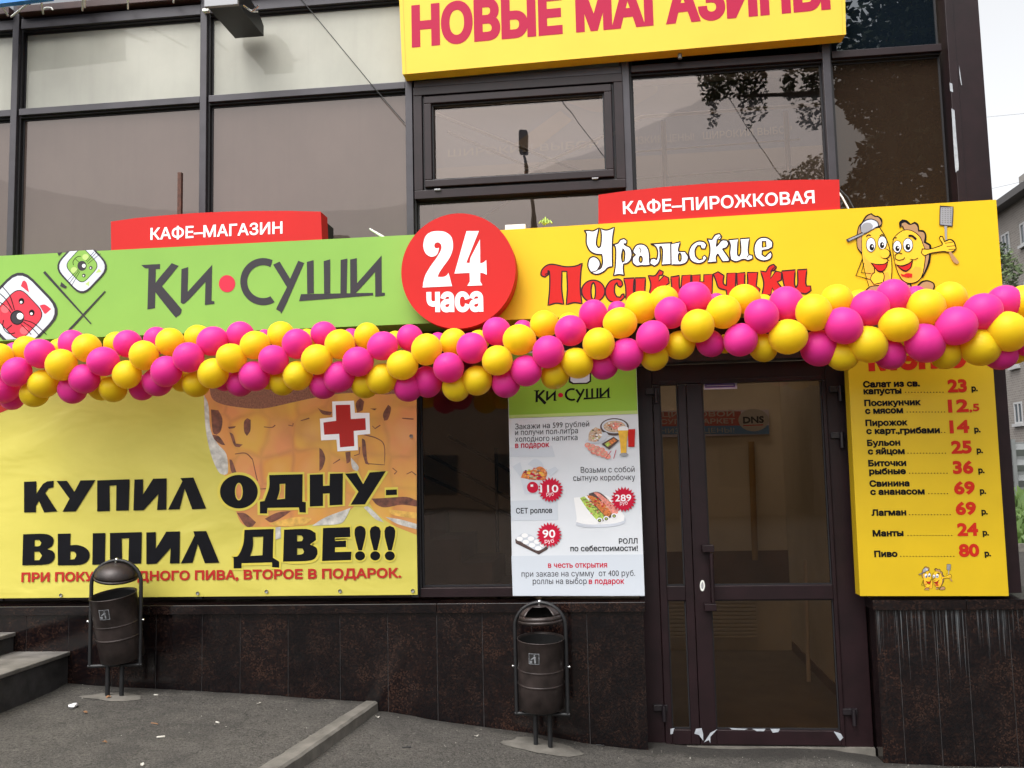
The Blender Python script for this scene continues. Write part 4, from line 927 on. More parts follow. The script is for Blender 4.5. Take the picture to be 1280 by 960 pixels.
sprinkle0(800, 240, 52, 58, 26, 5, 15, ['food_beige', 'white_print', 'food_dark', 'food_orange', 'food_green'], 5)
sh3('food_dark', [(850,320),(960,255),(1010,290),(920,370)]); sh3('food_orange', [(880,318),(962,268),(990,290),(915,345)]); sh3('food_green', [(880,320),(915,300),(935,325),(905,345)])
for i in range(3):
    for j in range(4): sh3('food_salmon', ell(730+j*42-i*4+i*30, 330+i*30+j*14, 27, 22, 10)); sh3('food_beige', ell(728+j*42-i*4+i*30, 324+i*30+j*14, 13, 9, 8))
pr.line('letter_crimson', [(940,380),(890,447)], .8, T=y3, sm=False); pr.line('letter_crimson', [(982,372),(960,450)], .8, T=y3, sm=False)
sh3('letter_red', [(1086,190),(1152,186),(1146,345),(1090,345)], sm=False); sh3('beer_yellow', [(998,195),(1090,192),(1076,310),(1074,400),(1024,402),(1018,310)], sm=False); sh3('white_print', [(996,175),(1046,160),(1092,175),(1090,198),(998,200)]); sh3('steel_print', [(1010,420),(1026,402),(1074,400),(1096,418),(1050,432)])
pr.build('food_picture', PO); pr = Print(YP); pr.Y -= .001
sh3('silver', [(130,615),(310,640),(290,755),(170,765)], sm=False); sh3('poster_band', [(60,520),(130,480),(150,570),(130,610)]); sh3('poster_band', [(360,560),(440,520),(470,550),(400,610)]); sh3('poster_band', [(195,500),(250,455),(310,470),(340,520),(280,540)])
sh3('food_orange', [(135,620),(160,570),(220,555),(300,520),(345,540),(370,580),(350,640),(250,640)]); sh3('food_beige', [(180,600),(240,570),(330,590),(300,610),(230,600)]); pr.line('food_beige', [(320,600),(365,545)], .9, T=y3, sm=False)
def sprinkle(T, cx, cy, rx, ry, n, r0, r1, pal, seed):
    rn = random.Random(seed)
    for _ in range(n):
        a_ = rn.uniform(0, 6.28); q_ = rn.random()**.5; e = ell(cx+rx*q_*math.cos(a_), cy+ry*q_*math.sin(a_), rn.uniform(r0, r1), rn.uniform(r0, r1)*.6, 7, rn.uniform(0, 6)); pr.shape(rn.choice(pal), e, T=T, sm=False)
sprinkle(y3, 250, 585, 95, 50, 46, 6, 20, ['food_orange', 'beer_yellow', 'food_beige', 'letter_crimson', 'food_dark', 'food_green'], 1)
sh3('letter_crimson', ell(240, 705, 50, 50, 16)); sh3('letter_white', [(222,680),(245,680),(245,700),(222,700)], sm=False)
pr.build('food_picture', PO); pr = Print(YP); pr.Y -= .001
sh4('silver', [(600,-20),(640,150),(622,225),(740,245),(960,235),(1055,210),(1060,150),(900,-40)]); sh4('white_print', [(605,-20),(630,150),(625,195),(740,218),(960,208),(1050,185),(1045,120),(900,-40)])
sh3('food_dark', [(760,900),(860,1010),(960,960),(1000,930),(900,800),(820,745),(740,760)])
sh3('food_green', [(660,800),(700,785),(800,880),(880,960),(850,1000),(820,1010),(720,890)]); sh3('food_orange', [(720,775),(790,790),(900,870),(945,940),(900,975),(820,890)]); sh3('food_salmon', [(780,750),(825,755),(910,820),(990,890),(1000,935),(950,945),(880,850)])
sprinkle(y3, 790, 870, 75, 75, 30, 5, 14, ['food_green', 'food_beige', 'food_orange', 'letter_crimson', 'food_dark', 'food_salmon'], 2); sprinkle(y3, 900, 870, 60, 60, 24, 5, 13, ['food_orange', 'food_salmon', 'letter_crimson', 'food_beige'], 3)
for c_ in ((835, 1000), (895, 985), (965, 960)): sh3('white_print', ell(*c_, 27, 25, 12)); sh3('food_dark', ell(*c_, 16, 15, 10)); sh3('food_green', ell(*c_, 8, 7, 8))
for i in range(6): sh3('food_orange', ell(745+i*30, 790+i*28, 16, 12, 8)); pr.line('food_dark', [(690+i*25, 810+i*25), (720+i*25, 815+i*22)], .6, T=y3)
pr.build('food_picture', PO); pr = Print(YP); pr.Y -= .001
sh4('food_dark', [(85,350),(160,300),(360,410),(370,440),(295,485),(90,385)]); sh4('silver', [(90,340),(165,292),(260,330),(372,405),(290,450),(200,410)])
for i in range(4):
    for j in range(2): sh4('white_print', ell(125+i*55+j*45, 345+i*28-j*30, 30, 20, 8))
pr.build('food_picture', PO)
for T, c_, s_, l_, r_, h_, l2_, r2_ in ((y3, (400, 727), '110', (675.5, 615.5), (698, 615.2), 9.5, (683, 619.8), (692.2, 619.6)), (y3, (1048, 812), '289', (769, 626.6), (789.2, 626.2), 8.6, (775, 631), (784.5, 630.8)), (y4, (388, 310), '90', (678.2, 672), (694.2, 671.8), 10, (681, 678.6), (692.5, 678.4))):
    pr = Print(YP); pr.Y -= .008; pr.shape('letter_crimson', star(*c_, 115, 88), T=T, sm=False); pr.text('letter_white', s_, l_, r_, h_, .02); pr.text('letter_white', 'руб', l2_, r2_, 5, .0); pr.build('price_badge', PO)

# ------------------------------------------------------------------ menu board
YMN = -.03
MN = quad_sign('menu_board', [(1058, 415), (1238, 409), (1261, 745), (1075, 745)], YMN, .11, 'menu_yellow', 'tall yellow menu board with black dish names and red prices, right of the door', 'menu board', bev=.004)
pr = Print(YMN)
HV, PRW = .06, .055
rows = [('Салат из св.', (1079, 484), (1150, 482.5), 'капусты', (1079.5, 492.5), (1127, 491.5), 1131, 1183, 490.3, '23', (1185, 489.5), (1209, 489), 1214.5, 488.5),
 ('Посикунчик', (1080.5, 507.3), (1151, 506), 'с мясом', (1081.5, 517), (1129, 516), 1133, 1184, 515, '12', (1185.5, 514.7), (1211, 513.8), None, 0),
 ('Пирожок', (1082, 532.2), (1134.5, 531.3), 'с карт.,грибами', (1083, 542.2), (1175, 541), 1176, 1186, 540.5, '14', (1187.5, 540.7), (1212, 540), 1218, 540),
 ('Бульон', (1084, 557.3), (1125.5, 556.5), 'с яйцом', (1085, 567.7), (1131, 567.2), 1134, 1188, 566.5, '25', (1189.5, 566.2), (1215, 565.7), 1221, 566),
 ('Биточки', (1085.5, 582.6), (1133, 582), 'рыбные', (1086.5, 592.7), (1132.5, 592.2), 1136, 1190, 591.5, '36', (1191.5, 591.4), (1217, 591), 1223, 591),
 ('Свинина', (1087, 608), (1137, 607.5), 'с ананасом', (1088, 618.2), (1156, 617.6), 1160, 1191, 617, '69', (1193, 617), (1219, 616.6), 1225, 617),
 (None, 0, 0, 'Лагман', (1089.5, 644.4), (1133, 643.8), 1136, 1193, 643.3, '69', (1195, 642.7), (1220.5, 642.3), 1227, 642.7),
 (None, 0, 0, 'Манты', (1091, 670.2), (1129.5, 669.7), 1134, 1195, 669.3, '24', (1197, 669), (1223, 668.7), 1228.5, 669),
 (None, 0, 0, 'Пиво', (1093, 696), (1122, 695.6), 1125, 1197, 695.4, '80', (1199, 695.2), (1224.5, 694.8), 1231, 695)]
for (n1, a1, b1, n2, a2, b2, d0, d1, dy_, pc, pa, pb, rx, ry) in rows:
    pr = Print(YMN)
    if n1: pr.text('letter_black', n1, a1, b1, 7.2, HV)
    pr.text('letter_black', n2, a2, b2, 7.2, HV)
    k = int((d1-d0)/3.9); yy = pr.up()
    for i in range(k):
        q = W(d0+3.9*i+1, dy_, yy); pr.mb.add([(q.x-.003, yy, q.z-.003), (q.x+.003, yy, q.z-.003), (q.x+.003, yy, q.z+.003), (q.x-.003, yy, q.z+.003)], [(0, 1, 2, 3)], False, pr.mi('letter_black'))
    pr.text('menu_red', pc, pa, pb, 15, PRW)
    if rx: pr.text('letter_black', 'р.', (rx, ry), (rx+7.8, ry), 6.6, HV)
    if pc == '12': pr.text('menu_red', ',5', (1212, 513.8), (1224.5, 513.3), 9, .04)
    pr.build('menu_line', MN)
pr = Print(YMN)
pr.text('menu_red', 'Меню', (1086, 462), (1209, 457), 32, .05); pr.build('heading', MN)
PS = Print(YMN); PS.Y -= .001
pasties(PS, lambda x, y: (1148.3+(x-1058.3)*.302, 705+(y-257)*.30), .42)
PS.build('drawing', MN)

# ------------------------------------------------------------------ floodlight, blue sign, struts at the top left
zb_ = W(294, 48.5, YF-.012).z
x0, x1 = X(294, 48, YF-.012), X(330, 44, YF-.012); yn = -.36
FL = empty('floodlight', (x0, YF, zb_), 'black box floodlight on a wall arm at the top edge, left of the lemon sign', 'floodlight')
mb = MB(); prof = [(YF-.014, zb_), (yn, zb_), (yn, zb_+.10), (yn+.10, zb_+.17), (YF-.10, zb_+.13), (YF-.014, zb_+.08)]
n = len(prof); mb.add([(x0, *p) for p in prof]+[(x1, *p) for p in prof], [tuple(range(n)), tuple(range(2*n-1, n-1, -1))]+[(i, i+n, (i+1) % n+n, (i+1) % n) for i in range(n)]); mb.build('housing', M['black_metal'], FL, .004)
MB().box(x0-.015, x1+.004, yn-.03, yn-.002, zb_-.004, zb_+.14).build('front_frame', M['grey_metal'], FL, .004)
MB().tube([(x1+.006, yn+.05, zb_+.03), (x1+.04, yn+.12, zb_+.02), (x1+.05, yn+.2, zb_+.06)], .008, 6).tube([(x1+.04, yn+.12, zb_+.02), (x1+.10, yn+.1, zb_+.045)], .009, 6).build('bracket', M['chrome'], FL)
q = W(258, 13.5, YF-.03); o = MB().box(q.x-.024, q.x+.024, YF-.05, YF-.013, q.z-.012, q.z+.010).build('cable_clip', M['white_plastic'], None, .003); tag(o, 'small white clip on the window mullion under the floodlight', 'clip')
o = MB().tube([W(372, -6, YF-.022), W(383, 7, YF-.022), W(463, 104, YF-.022), W(506, 154, YF-.022)], .0032, 6).build('cable', M['cable']); tag(o, 'thin black cable added across the cream panes in place of a mirrored wire', 'cable')  # added wire in front of the panes, imitates a reflected one
YBL = -.35
BS = quad_sign('blue_sign', [(-90, -60), (62, -75), (62, -3.2), (-90, 15.5)], YBL, .05, 'blue_sign', 'blue sign board whose lower corner shows at the top left of the photo')
sp_ = MB()
for p, q in (((2, 6), (10, 19.5)), ((60, -15), (14, 21)), ((51, -2), (54, 17)), ((104, -20), (103, 13)), ((106, -20), (106, 9)), ((160, -12), (160, 11)), ((218, -8), (217, 3))): sp_.tube([W(*p, YBL+.06), W(*q, YF-.055)], .0075, 6)
sp_.tube([W(53, 11.5, YF-.12), W(58, 9.5, YF-.12), W(64, 9.5, YF-.12), W(66, 12.5, YF-.12)], .006, 6); sp_.build('strut', M['white_plastic'], BS)

# ------------------------------------------------------------------ steps at the left
SX = X(86, 814, 0)
ST = empty('stone_steps', (SX-1, -.6, .3), 'grey concrete topped steps against the plinth at the left edge', 'steps')
z1_ = Z(86, 814, 0); z2_ = Z(18, 790, 0); SX2 = X(18, 790, 0)
for xa, xb, zz, zlo in ((SX-.404, SX, z1_, .2), (SX2-2.5, SX2, z2_, .2)):
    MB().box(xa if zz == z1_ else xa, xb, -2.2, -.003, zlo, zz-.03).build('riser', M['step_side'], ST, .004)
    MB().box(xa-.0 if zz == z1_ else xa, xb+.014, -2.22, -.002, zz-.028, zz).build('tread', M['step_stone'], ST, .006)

# ------------------------------------------------------------------ trash bins
def trash_bin(px_, py_, Y, label, tilt, hood_back, rz):
    base = W(px_, py_, Y); gz = (zup if base.x < -1.8 else zlow)(base.x, Y)+wob(base.x, Y)
    r = empty('trash_bin', (base.x, Y, gz), label, 'trash bin', 'steel litter bins against the granite plinth')
    AR, AC, BT = .160, .774, .215
    path = [(-AR, 0, BT)]+[(-AR, 0, z_) for z_ in (.4, .6, AC)]+[(-AR*math.cos(R(a_)), 0, AC+AR*math.sin(R(a_))) for a_ in range(12, 180, 12)]+[(AR, 0, z_) for z_ in (AC, .6, .4)]+[(AR, 0, BT)]
    Mx = Matrix.Translation((base.x, Y, gz)) @ Matrix.Rotation(rz, 4, 'Z') @ Matrix.Diagonal((1, 1, .945, 1))
    MB().tube(path, .0125, 10).tube([(-AR-.012, 0, BT), (AR+.012, 0, BT)], .0125, 10).xf(Mx).build('frame', M['black_metal'], r)
    for s_ in (-1, 1): MB().tube([(s_*.045, 0, -.05), (s_*.045, 0, BT)], .0145, 10).xf(Mx).build('leg', M['black_metal'], r)
    Mb = Mx @ Matrix.Translation((0, 0, .58)) @ Matrix.Rotation(tilt[0], 4, 'Y') @ Matrix.Rotation(tilt[1], 4, 'X') @ Matrix.Translation((0, 0, -.58))
    mb = MB(); mb.lathe([(.0, .248), (.132, .248), (.140, .256), (.142, .395), (.144, .50), (.146, .70), (.149, .704), (.147, .708), (.142, .706), (.140, .60), (.136, .26), (.0, .258)], n=40)
    bk = mb.xf(Mb).build('bucket', M['bin_brown'], r)
    for z_ in (.415, .51): MB().lathe([(.1425, z_-.007), (.1485, z_), (.1435, z_+.007)], n=40).xf(Mb).build('band', M['bin_brown'], bk)
    MB().lathe([(.0, .264), (.130, .266), (.134, .60), (.1365, .695)], n=32).xf(Mb).build('liner', M['bin_inside'], bk)
    # hood: dome with a mouth at the front
    Mh = Mx @ Matrix.Translation((0, 0, .935)) @ Matrix.Rotation(-tilt[0]*.9, 4, 'Y') @ Matrix.Rotation(hood_back, 4, 'X') @ Matrix.Translation((0, 0, -.935))
    prof = [(.137*math.cos(R(a_)), .826+.096*math.sin(R(a_))) for a_ in range(0, 90, 9)]+[(.002, .922)]
    mb = MB(); f_ang = (R(232), R(318))
    if hood_back == 0:
        mb.lathe(prof[:3], a0=0, a1=2*math.pi, n=40); mb.lathe(prof[7:], n=40); mb.lathe(prof[2:8], a0=f_ang[1], a1=f_ang[0]+2*math.pi, n=30)
    else: mb.lathe(prof, n=40)
    mb.lathe([(.137, .826), (.139, .811), (.135, .810)], n=40)
    hd = mb.xf(Mh).build('hood', M['bin_brown'], r)
    so_ = hd.modifiers.new('wall', 'SOLIDIFY'); so_.thickness = .003
    MB().lathe([(p*.955, z_-.006) for p, z_ in prof], n=30, a0=R(0), a1=R(180)).xf(Mh).build('hood_lining', M['bin_inside'], hd)
    MB().sphere((0, 0, .94), .012, 10, 6).tube([(0, -.02, .93), (0, -.02, .915)], .006, 8).xf(Mx).build('bolt', M['chrome'], r)
    for s_ in (-1, 1): MB().tube([(s_*.150, 0, .52), (s_*(AR+.012), 0, .52)], .007, 8).sphere((s_*(AR+.018), -.002, .52), .009, 8, 6).xf(Mx).build('bolt', M['chrome'], r)
    # little litter pictogram on a square sticker
    def cyl(u, z_, rr=.1465): a_ = R(-98)+u/rr; return (rr*math.cos(a_), rr*math.sin(a_), z_)
    mb = MB(); n_ = 6
    v = [cyl(-.034+.068*i/n_, z_, .1478) for z_ in (.575, .645) for i in range(n_+1)]
    mb.add(v, [(i, i+1, i+n_+2, i+n_+1) for i in range(n_)], True, 1)
    v = [cyl(-.030+.060*i/n_, z_, .1483) for z_ in (.579, .641) for i in range(n_+1)]
    mb.add(v, [(i, i+1, i+n_+2, i+n_+1) for i in range(n_)], True, 0)
    def fig(p): mb.add([cyl(x_, .61+z_, .1488) for x_, z_ in p], [tuple(range(len(p)))], False, 1)
    fig([(.004, .028), (-.002, .022), (.004, .016), (.010, .022)]); fig([(-.004, .015), (.012, .015), (.012, -.028), (.004, -.028), (.002, -.006)]); fig([(-.002, .012), (-.022, -.004), (-.018, -.008), (.002, .004)]); fig([(-.028, -.012), (-.010, -.012), (-.012, -.028), (-.026, -.028)])
    mb.xf(Mb).build('sticker', [M['bin_inside'], M['worn_sticker']], bk)
    # concrete footing, ragged
    mb = MB(); k = 22; ring = []
    for i in range(k):
        a_ = 2*math.pi*i/k; rr = (.20 if base.x < -1.8 else .27)*(.8+.3*noise.noise(Vector((math.cos(a_)*1.5, math.sin(a_)*1.5, px_)))); x_, y_ = base.x+rr*1.15*math.cos(a_), min(Y+rr*.6*math.sin(a_), -.005)
        ring.append((x_, y_, (zup if base.x < -1.8 else zlow)(x_, y_)+wob(x_, y_)+.004))
    mb.add(ring+[(base.x, Y, gz+.014)], [(i, (i+1) % k, k) for i in range(k)], True); mb.build('footing', M['concrete'], r)
    return r
trash_bin(143, 873, -.24, 'brown steel litter bin with tilted bucket and turned hood, in front of the yellow banner', (R(-5.5), R(10)), R(16), R(10))
trash_bin(679, 936, -.22, 'brown steel litter bin standing straight below the white poster', (R(1.5), R(5)), 0, R(-4))

# ------------------------------------------------------------------ balloon garland
Zs = [(0,390), (160,390), (320,390), (480,390), (640,360), (800,345), (960,345), (1120,345)]
Pk, Yl = 'pink', 'yellow'
BAL = {0: [(Yl,-12,458,150,0),(Yl,268,370,142,1),(Pk,405,418,157,0),(Pk,165,600,152,0),(Pk,40,770,160,1),(Yl,615,530,165,0),(Yl,435,718,155,0),(Yl,342,822,140,1),(Pk,730,325,150,1),(Yl,870,360,155,0),(Pk,1032,495,160,0),(Pk,845,668,157,0),(Pk,725,775,150,1),(Yl,1270,627,152,0),(Yl,1130,770,142,1),(Yl,1010,760,132,2),(Yl,1160,325,128,2),(Yl,590,370,112,2),(Pk,120,860,130,2),(Pk,150,400,110,2)],
 1: [(Pk,0,318,150,1),(Pk,292,285,142,1),(Yl,420,300,153,0),(Yl,160,435,155,0),(Pk,382,595,162,0),(Pk,292,700,155,1),(Pk,145,755,138,2),(Yl,700,258,140,1),(Pk,845,290,157,0),(Pk,607,455,160,0),(Yl,680,722,142,1),(Yl,850,615,155,0),(Yl,1035,460,157,0),(Pk,1125,228,142,1),(Pk,1262,640,160,0),(Pk,1122,715,138,1),(Yl,550,690,118,2),(Pk,965,690,108,2)],
 2: [(Yl,-8,330,150,0),(Yl,250,228,142,1),(Pk,175,477,157,0),(Pk,410,317,157,0),(Yl,258,705,138,1),(Yl,416,637,157,0),(Yl,607,475,158,0),(Pk,678,220,134,1),(Yl,838,322,158,0),(Pk,672,735,140,1),(Pk,832,650,157,0),(Pk,1022,497,158,0),(Yl,1112,245,138,1),(Yl,1090,735,135,1),(Yl,1260,670,158,0),(Pk,1265,340,153,0),(Yl,130,670,112,2),(Yl,510,265,105,2),(Pk,960,265,102,2),(Pk,85,250,80,2)],
 3: [(Yl,185,532,154,0),(Pk,262,260,136,1),(Yl,425,376,162,0),(Yl,692,298,140,1),(Pk,430,700,157,0),(Pk,240,755,148,1),(Pk,645,555,158,0),(Pk,880,360,158,0),(Yl,722,755,145,1),(Yl,932,685,157,0),(Yl,1132,485,157,0),(Pk,1132,198,147,1),(Pk,1218,715,150,1),(Yl,110,285,100,2),(Pk,540,300,100,2),(Yl,950,280,105,2)],
 4: [(Yl,75,518,160,0),(Pk,110,418,102,2),(Yl,325,362,142,1),(Pk,362,640,162,0),(Pk,142,828,158,0),(Pk,585,425,162,0),(Yl,432,868,145,1),(Yl,650,750,157,0),(Yl,865,557,162,0),(Pk,812,268,150,1),(Yl,1080,350,162,0),(Pk,920,770,146,1),(Pk,1147,665,165,0),(Yl,570,355,115,2),(Pk,1060,240,108,2)],
 5: [(Yl,10,312,163,0),(Yl,235,245,147,1),(Pk,305,367,162,0),(Pk,125,610,162,0),(Yl,140,808,142,1),(Pk,545,215,158,1),(Yl,400,690,147,1),(Yl,575,500,165,0),(Yl,835,360,170,0),(Pk,702,675,138,1),(Pk,1005,640,165,0),(Yl,1045,230,152,1),(Pk,1215,405,167,0),(Yl,1230,718,142,1),(Pk,760,262,92,2),(Yl,1240,290,102,2),(Yl,850,680,95,2)],
 6: [(Pk,185,280,168,1),(Yl,458,366,174,0),(Yl,680,252,158,1),(Yl,202,608,174,0),(Pk,512,720,183,0),(Pk,757,498,182,0),(Pk,1012,322,182,0),(Yl,742,795,155,1),(Yl,1003,685,180,0),(Yl,905,240,104,2),(Pk,1250,205,165,1),(Yl,1303,489,172,0),(Pk,1212,778,152,1)],
 7: [(Pk,195,215,110,2),(Yl,302,320,182,0),(Yl,540,222,162,1),(Pk,290,673,184,0),(Pk,600,500,190,0),(Pk,862,360,182,0),(Pk,1085,262,167,1),(Yl,490,775,152,1),(Yl,838,710,187,0),(Yl,1122,558,188,0),(Pk,1042,790,146,1),(Yl,1280,265,170,1),(Pk,1300,690,110,1),(Yl,1190,760,118,2),(Yl,1560,420,185,0)]}
AX = [(-60,458),(0,457),(160,452),(320,449),(480,449),(600,449),(700,436),(800,418),(900,408),(1000,406),(1100,410),(1200,408),(1340,410)]
MARK = [(20,'the far left end'),(50,'the red cat drawing'),(78,'the green cat drawing'),(105,'the crossed chopsticks'),(140,'the gap right of the chopsticks'),(178,'the blank green left of letter К'),(208,'letter К of the green sign'),(228,'the arm of letter К'),(266,'the first И of the green sign'),(298,'the pink dot of the green sign'),(330,'the grey letter С'),(352,'the opening of grey letter С'),(380,'the grey letter У'),(408,'the left bars of letter Ш'),(436,'the right bar of letter Ш'),(482,'the last И of the green sign'),(512,'the green sign right end'),(540,'the left edge of the round sign'),(562,'the numeral 2'),(588,'the centre of the round sign'),(612,'the numeral 4'),(645,'the right edge of the round sign'),(676,'the blank yellow left of letter П'),(700,'the left leg of red П'),(728,'the right leg of red П'),(757,'the red letter о'),(783,'the red letter с'),(810,'the first red и'),(838,'the first red к'),(864,'the red letter у'),(892,'the red letter н'),(921,'the red letter ч'),(950,'the second red и'),(978,'the second red к'),(1014,'the last red и'),(1042,'the blank right of the red word'),(1068,'the first pasty elbow'),(1092,'the first pasty face'),(1118,'the gap between pasties'),(1142,'the second pasty face'),(1172,'the second pasty foot'),(1200,'the spatula hand'),(1228,'the blank yellow by the spatula'),(1256,'the yellow sign right end'),(2000,'the house beyond the corner')]
sph = {}
for c_ in (Pk, Yl):
    mb = MB(); n_ = 14; prof = []
    for i in range(n_+1):
        a_ = math.pi*i/n_; prof.append((max(1e-4, math.sin(a_)*(1-.05*max(0, math.cos(a_)))), -math.cos(a_)*1.04))
    mb.lathe(prof, n=28); o = mb.build('balloon', M['balloon_'+c_]); sph[c_] = o.data; bpy.data.objects.remove(o)
items = []
for zi, lst in BAL.items():
    ox, oy = Zs[zi]
    for c_, x_, y_, r_, L in lst: items.append((c_, ox+x_/8, oy+y_/8, r_/8, L))
labs = {}
recs = []
for c_, px_, py_, rp, L in items:
    ay = interp(AX, px_); dzm = (py_-ay)*.0048; dpt = math.sqrt(max(0, .135**2-dzm*dzm))
    Y = (-.455-dpt) if L == 0 else (-.475 if L == 1 else -.39)
    p = W(px_, py_, Y); rad_ = rp*(Y+DIST)/FPX/(1.0)
    row = 'back' if L == 2 else ('top' if py_-ay < -17 else 'upper' if py_-ay < -5 else 'middle' if py_-ay < 6 else 'lower' if py_-ay < 19 else 'bottom')
    mk = next(t for lim, t in MARK if px_ <= lim)
    side = ' peeping out behind' if L == 2 and py_ < ay else ''
    rw = ('half-hidden upper' if py_ < ay else 'half-hidden lower') if L == 2 else row
    recs.append([c_, rw, mk, px_, p, rad_])
    labs.setdefault((c_, rw, mk), []).append(len(recs)-1)
gap = {'pink': 'hot pink', 'yellow': 'bright yellow'}
for key, ids in labs.items():
    ids.sort(key=lambda i: recs[i][3])
    for k, i in enumerate(ids):
        c_, rw, mk, px_, p, rad_ = recs[i]
        pre = '' if len(ids) == 1 else (('left ', 'right ')[k] if len(ids) == 2 else ('left ', 'central ', 'right ')[min(k, 2)])
        o = bpy.data.objects.new('balloon', sph[c_]); col.objects.link(o); o.location = p; o.scale = (rad_*random.uniform(.97, 1.02), rad_*random.uniform(.97, 1.02), rad_*random.uniform(.99, 1.05))
        o.rotation_euler = (random.uniform(-.9, .9)+1.2, random.uniform(-.6, .6), random.uniform(0, 6))
        tag(o, f'{pre}{c_} balloon, {rw} row of the garland, below {mk}', 'balloon', 'balloons of the pink and yellow garland')

# ------------------------------------------------------------------ litter on the ground
def on_ground(px_, py_):
    z_ = .2
    for _ in range(14):
        v = ray(px_, py_); t_ = (z_-EYE)/v.z; x_, y_ = v.x*t_, -DIST+v.y*t_
        z_ = .6*z_+.4*((zup(x_, y_) if x_ < xk(y_) else zlow(x_, y_))+wob(x_, y_))
    return Vector((x_, y_, z_))
foil = bmesh.new(); bmesh.ops.create_icosphere(foil, subdivisions=2, radius=.03)
for v_ in foil.verts: v_.co *= 1+.45*noise.noise(v_.co*60); v_.co.z *= .55
me = bpy.data.meshes.new('foil'); foil.to_mesh(me); foil.free(); me.materials.append(M['foil'])
o = bpy.data.objects.new('crumpled_foil', me); col.objects.link(o); o.location = on_ground(92, 884)+Vector((0, 0, .01)); tag(o, 'crumpled piece of silver foil on the asphalt left of the tilted litter bin', 'foil')
for px_, py_, L, r_, m_, nm, lab in ((9, 884.5, .035, .005, 'cigarette', 'cigarette_butt', 'white cigarette butt lying near the steps at the left edge'), (195, 869.5, .03, .005, 'cigarette', 'cigarette_butt', 'white cigarette butt close to the plinth right of the tilted bin'), (201, 922.5, .045, .006, 'cigarette', 'cigarette_butt', 'pale cigarette butt on open pavement below the tilted bin'),
    (272, 904, .035, .005, 'cigarette', 'cigarette_butt', 'slanting cigarette butt midway between tilted bin and kerb'), (193, 905, .06, .003, 'leaf_litter', 'dry_twig', 'thin yellowish twig on the pavement below the tilted bin'), (508, 935, .06, .004, 'cable', 'dry_twig', 'short black twig on the asphalt right of the kerb'),
    (750, 932.5, .06, .004, 'cable', 'dry_twig', 'dark bent twig beside the plinth right of the straight bin'), (595, 922, .03, .007, 'cigarette', 'paper_scrap', 'white paper scrap on the asphalt left of the straight bin'), (136, 873.5, .04, .008, 'leaf_litter', 'dry_leaf', 'orange dry leaf at the foot of the tilted bin'),
    (107, 892, .03, .006, 'leaf_litter', 'dry_leaf', 'orange dry leaf right of the crumpled foil'), (131, 929, .03, .006, 'leaf_litter', 'dry_leaf', 'orange dry leaf near the bottom left corner of the pavement'), (178, 958, .025, .006, 'cigarette', 'paper_scrap', 'tiny white paper scrap at the bottom edge of the pavement'),
    (472, 898, .03, .007, 'cigarette', 'paper_scrap', 'white paper scrap at the inner end of the kerb'), (323, 881, .03, .006, 'cigarette', 'paper_scrap', 'white paper scrap near the plinth, midway along the banner')):
    q = on_ground(px_, py_)+Vector((0, 0, r_)); a_ = random.uniform(-.8, .8); d_ = Vector((math.cos(a_), math.sin(a_)*.8, 0))*L*.5
    if 'leaf' in nm or 'paper' in nm:
        mb = MB(); k = 7; mb.add([(q.x+L*.5*math.cos(a_+2*math.pi*i/k)*random.uniform(.7, 1.1), q.y+L*.45*math.sin(a_+2*math.pi*i/k)*random.uniform(.7, 1.1), q.z+random.uniform(-.002, .012)) for i in range(k)]+[(q.x, q.y, q.z+.004)], [(i, (i+1) % k, k) for i in range(k)])
        o = mb.build(nm, M[m_]); so_ = o.modifiers.new('thick', 'SOLIDIFY'); so_.thickness = .0015
    else: o = MB().tube([q-d_, q+d_*.2+Vector((0, .006 if 'twig' in nm else 0, 0)), q+d_], r_, 8).build(nm, M[m_])
    tag(o, lab, {'cigarette_butt': 'cigarette butt', 'dry_twig': 'twig', 'paper_scrap': 'paper scrap', 'dry_leaf': 'leaf'}[nm])
mb = MB()                                                        # loose grit
for _ in range(2600):
    x_ = random.uniform(-4.2, 2.7); y_ = -abs(random.gauss(0, .5))-.004
    if y_ < -1.5: continue
    r_ = random.uniform(.0015, .0045)*(1.7 if random.random() < .06 else 1); z_ = (zup(x_, y_) if x_ < xk(y_) else zlow(x_, y_))+wob(x_, y_)
    v = [(x_+r_*random.uniform(.6, 1.2)*a_, y_+r_*random.uniform(.6, 1.2)*b_, z_+r_*c_*.8) for a_, b_, c_ in ((1,0,.1),(0,1,.1),(-1,0,.1),(0,-1,.1),(.1,.1,1))]
    mb.add(v, [(0,1,4),(1,2,4),(2,3,4),(3,0,4)], False, 0 if random.random() < .85 else (1 if random.random() < .25 else 2))
tag(mb.build('grit', [M['concrete'], M['cigarette'], M['cable']]), 'loose grit and crumbs scattered over the asphalt', 'grit', kind='stuff')

# ------------------------------------------------------------------ right background: brick house, fence, tree, grass, wires
def leaves(mb, c, rad, n, size, dens=None, seed=0, gap=-.02):
    rnd = random.Random(seed); k = 0
    while k < n:
        d = Vector((rnd.gauss(0, 1), rnd.gauss(0, 1), rnd.gauss(0, 1))).normalized(); rr = rnd.random()**.4
        p = Vector((c[0]+d.x*rad[0]*rr, c[1]+d.y*rad[1]*rr, c[2]+d.z*rad[2]*rr))
        if noise.noise(p*(1.6/max(.3, min(rad))**.5)+Vector((seed, 0, 0))) < gap and rr > .35: k += .35; continue
        k += 1
        u = Vector((rnd.gauss(0, 1), rnd.gauss(0, 1), rnd.gauss(0, .6))).normalized(); v = u.orthogonal().normalized(); s_ = size*rnd.uniform(.6, 1.3)
        mb.add([p-u*s_, p+v*s_*.45, p+u*s_, p-v*s_*.45], [(0, 1, 2, 3)])
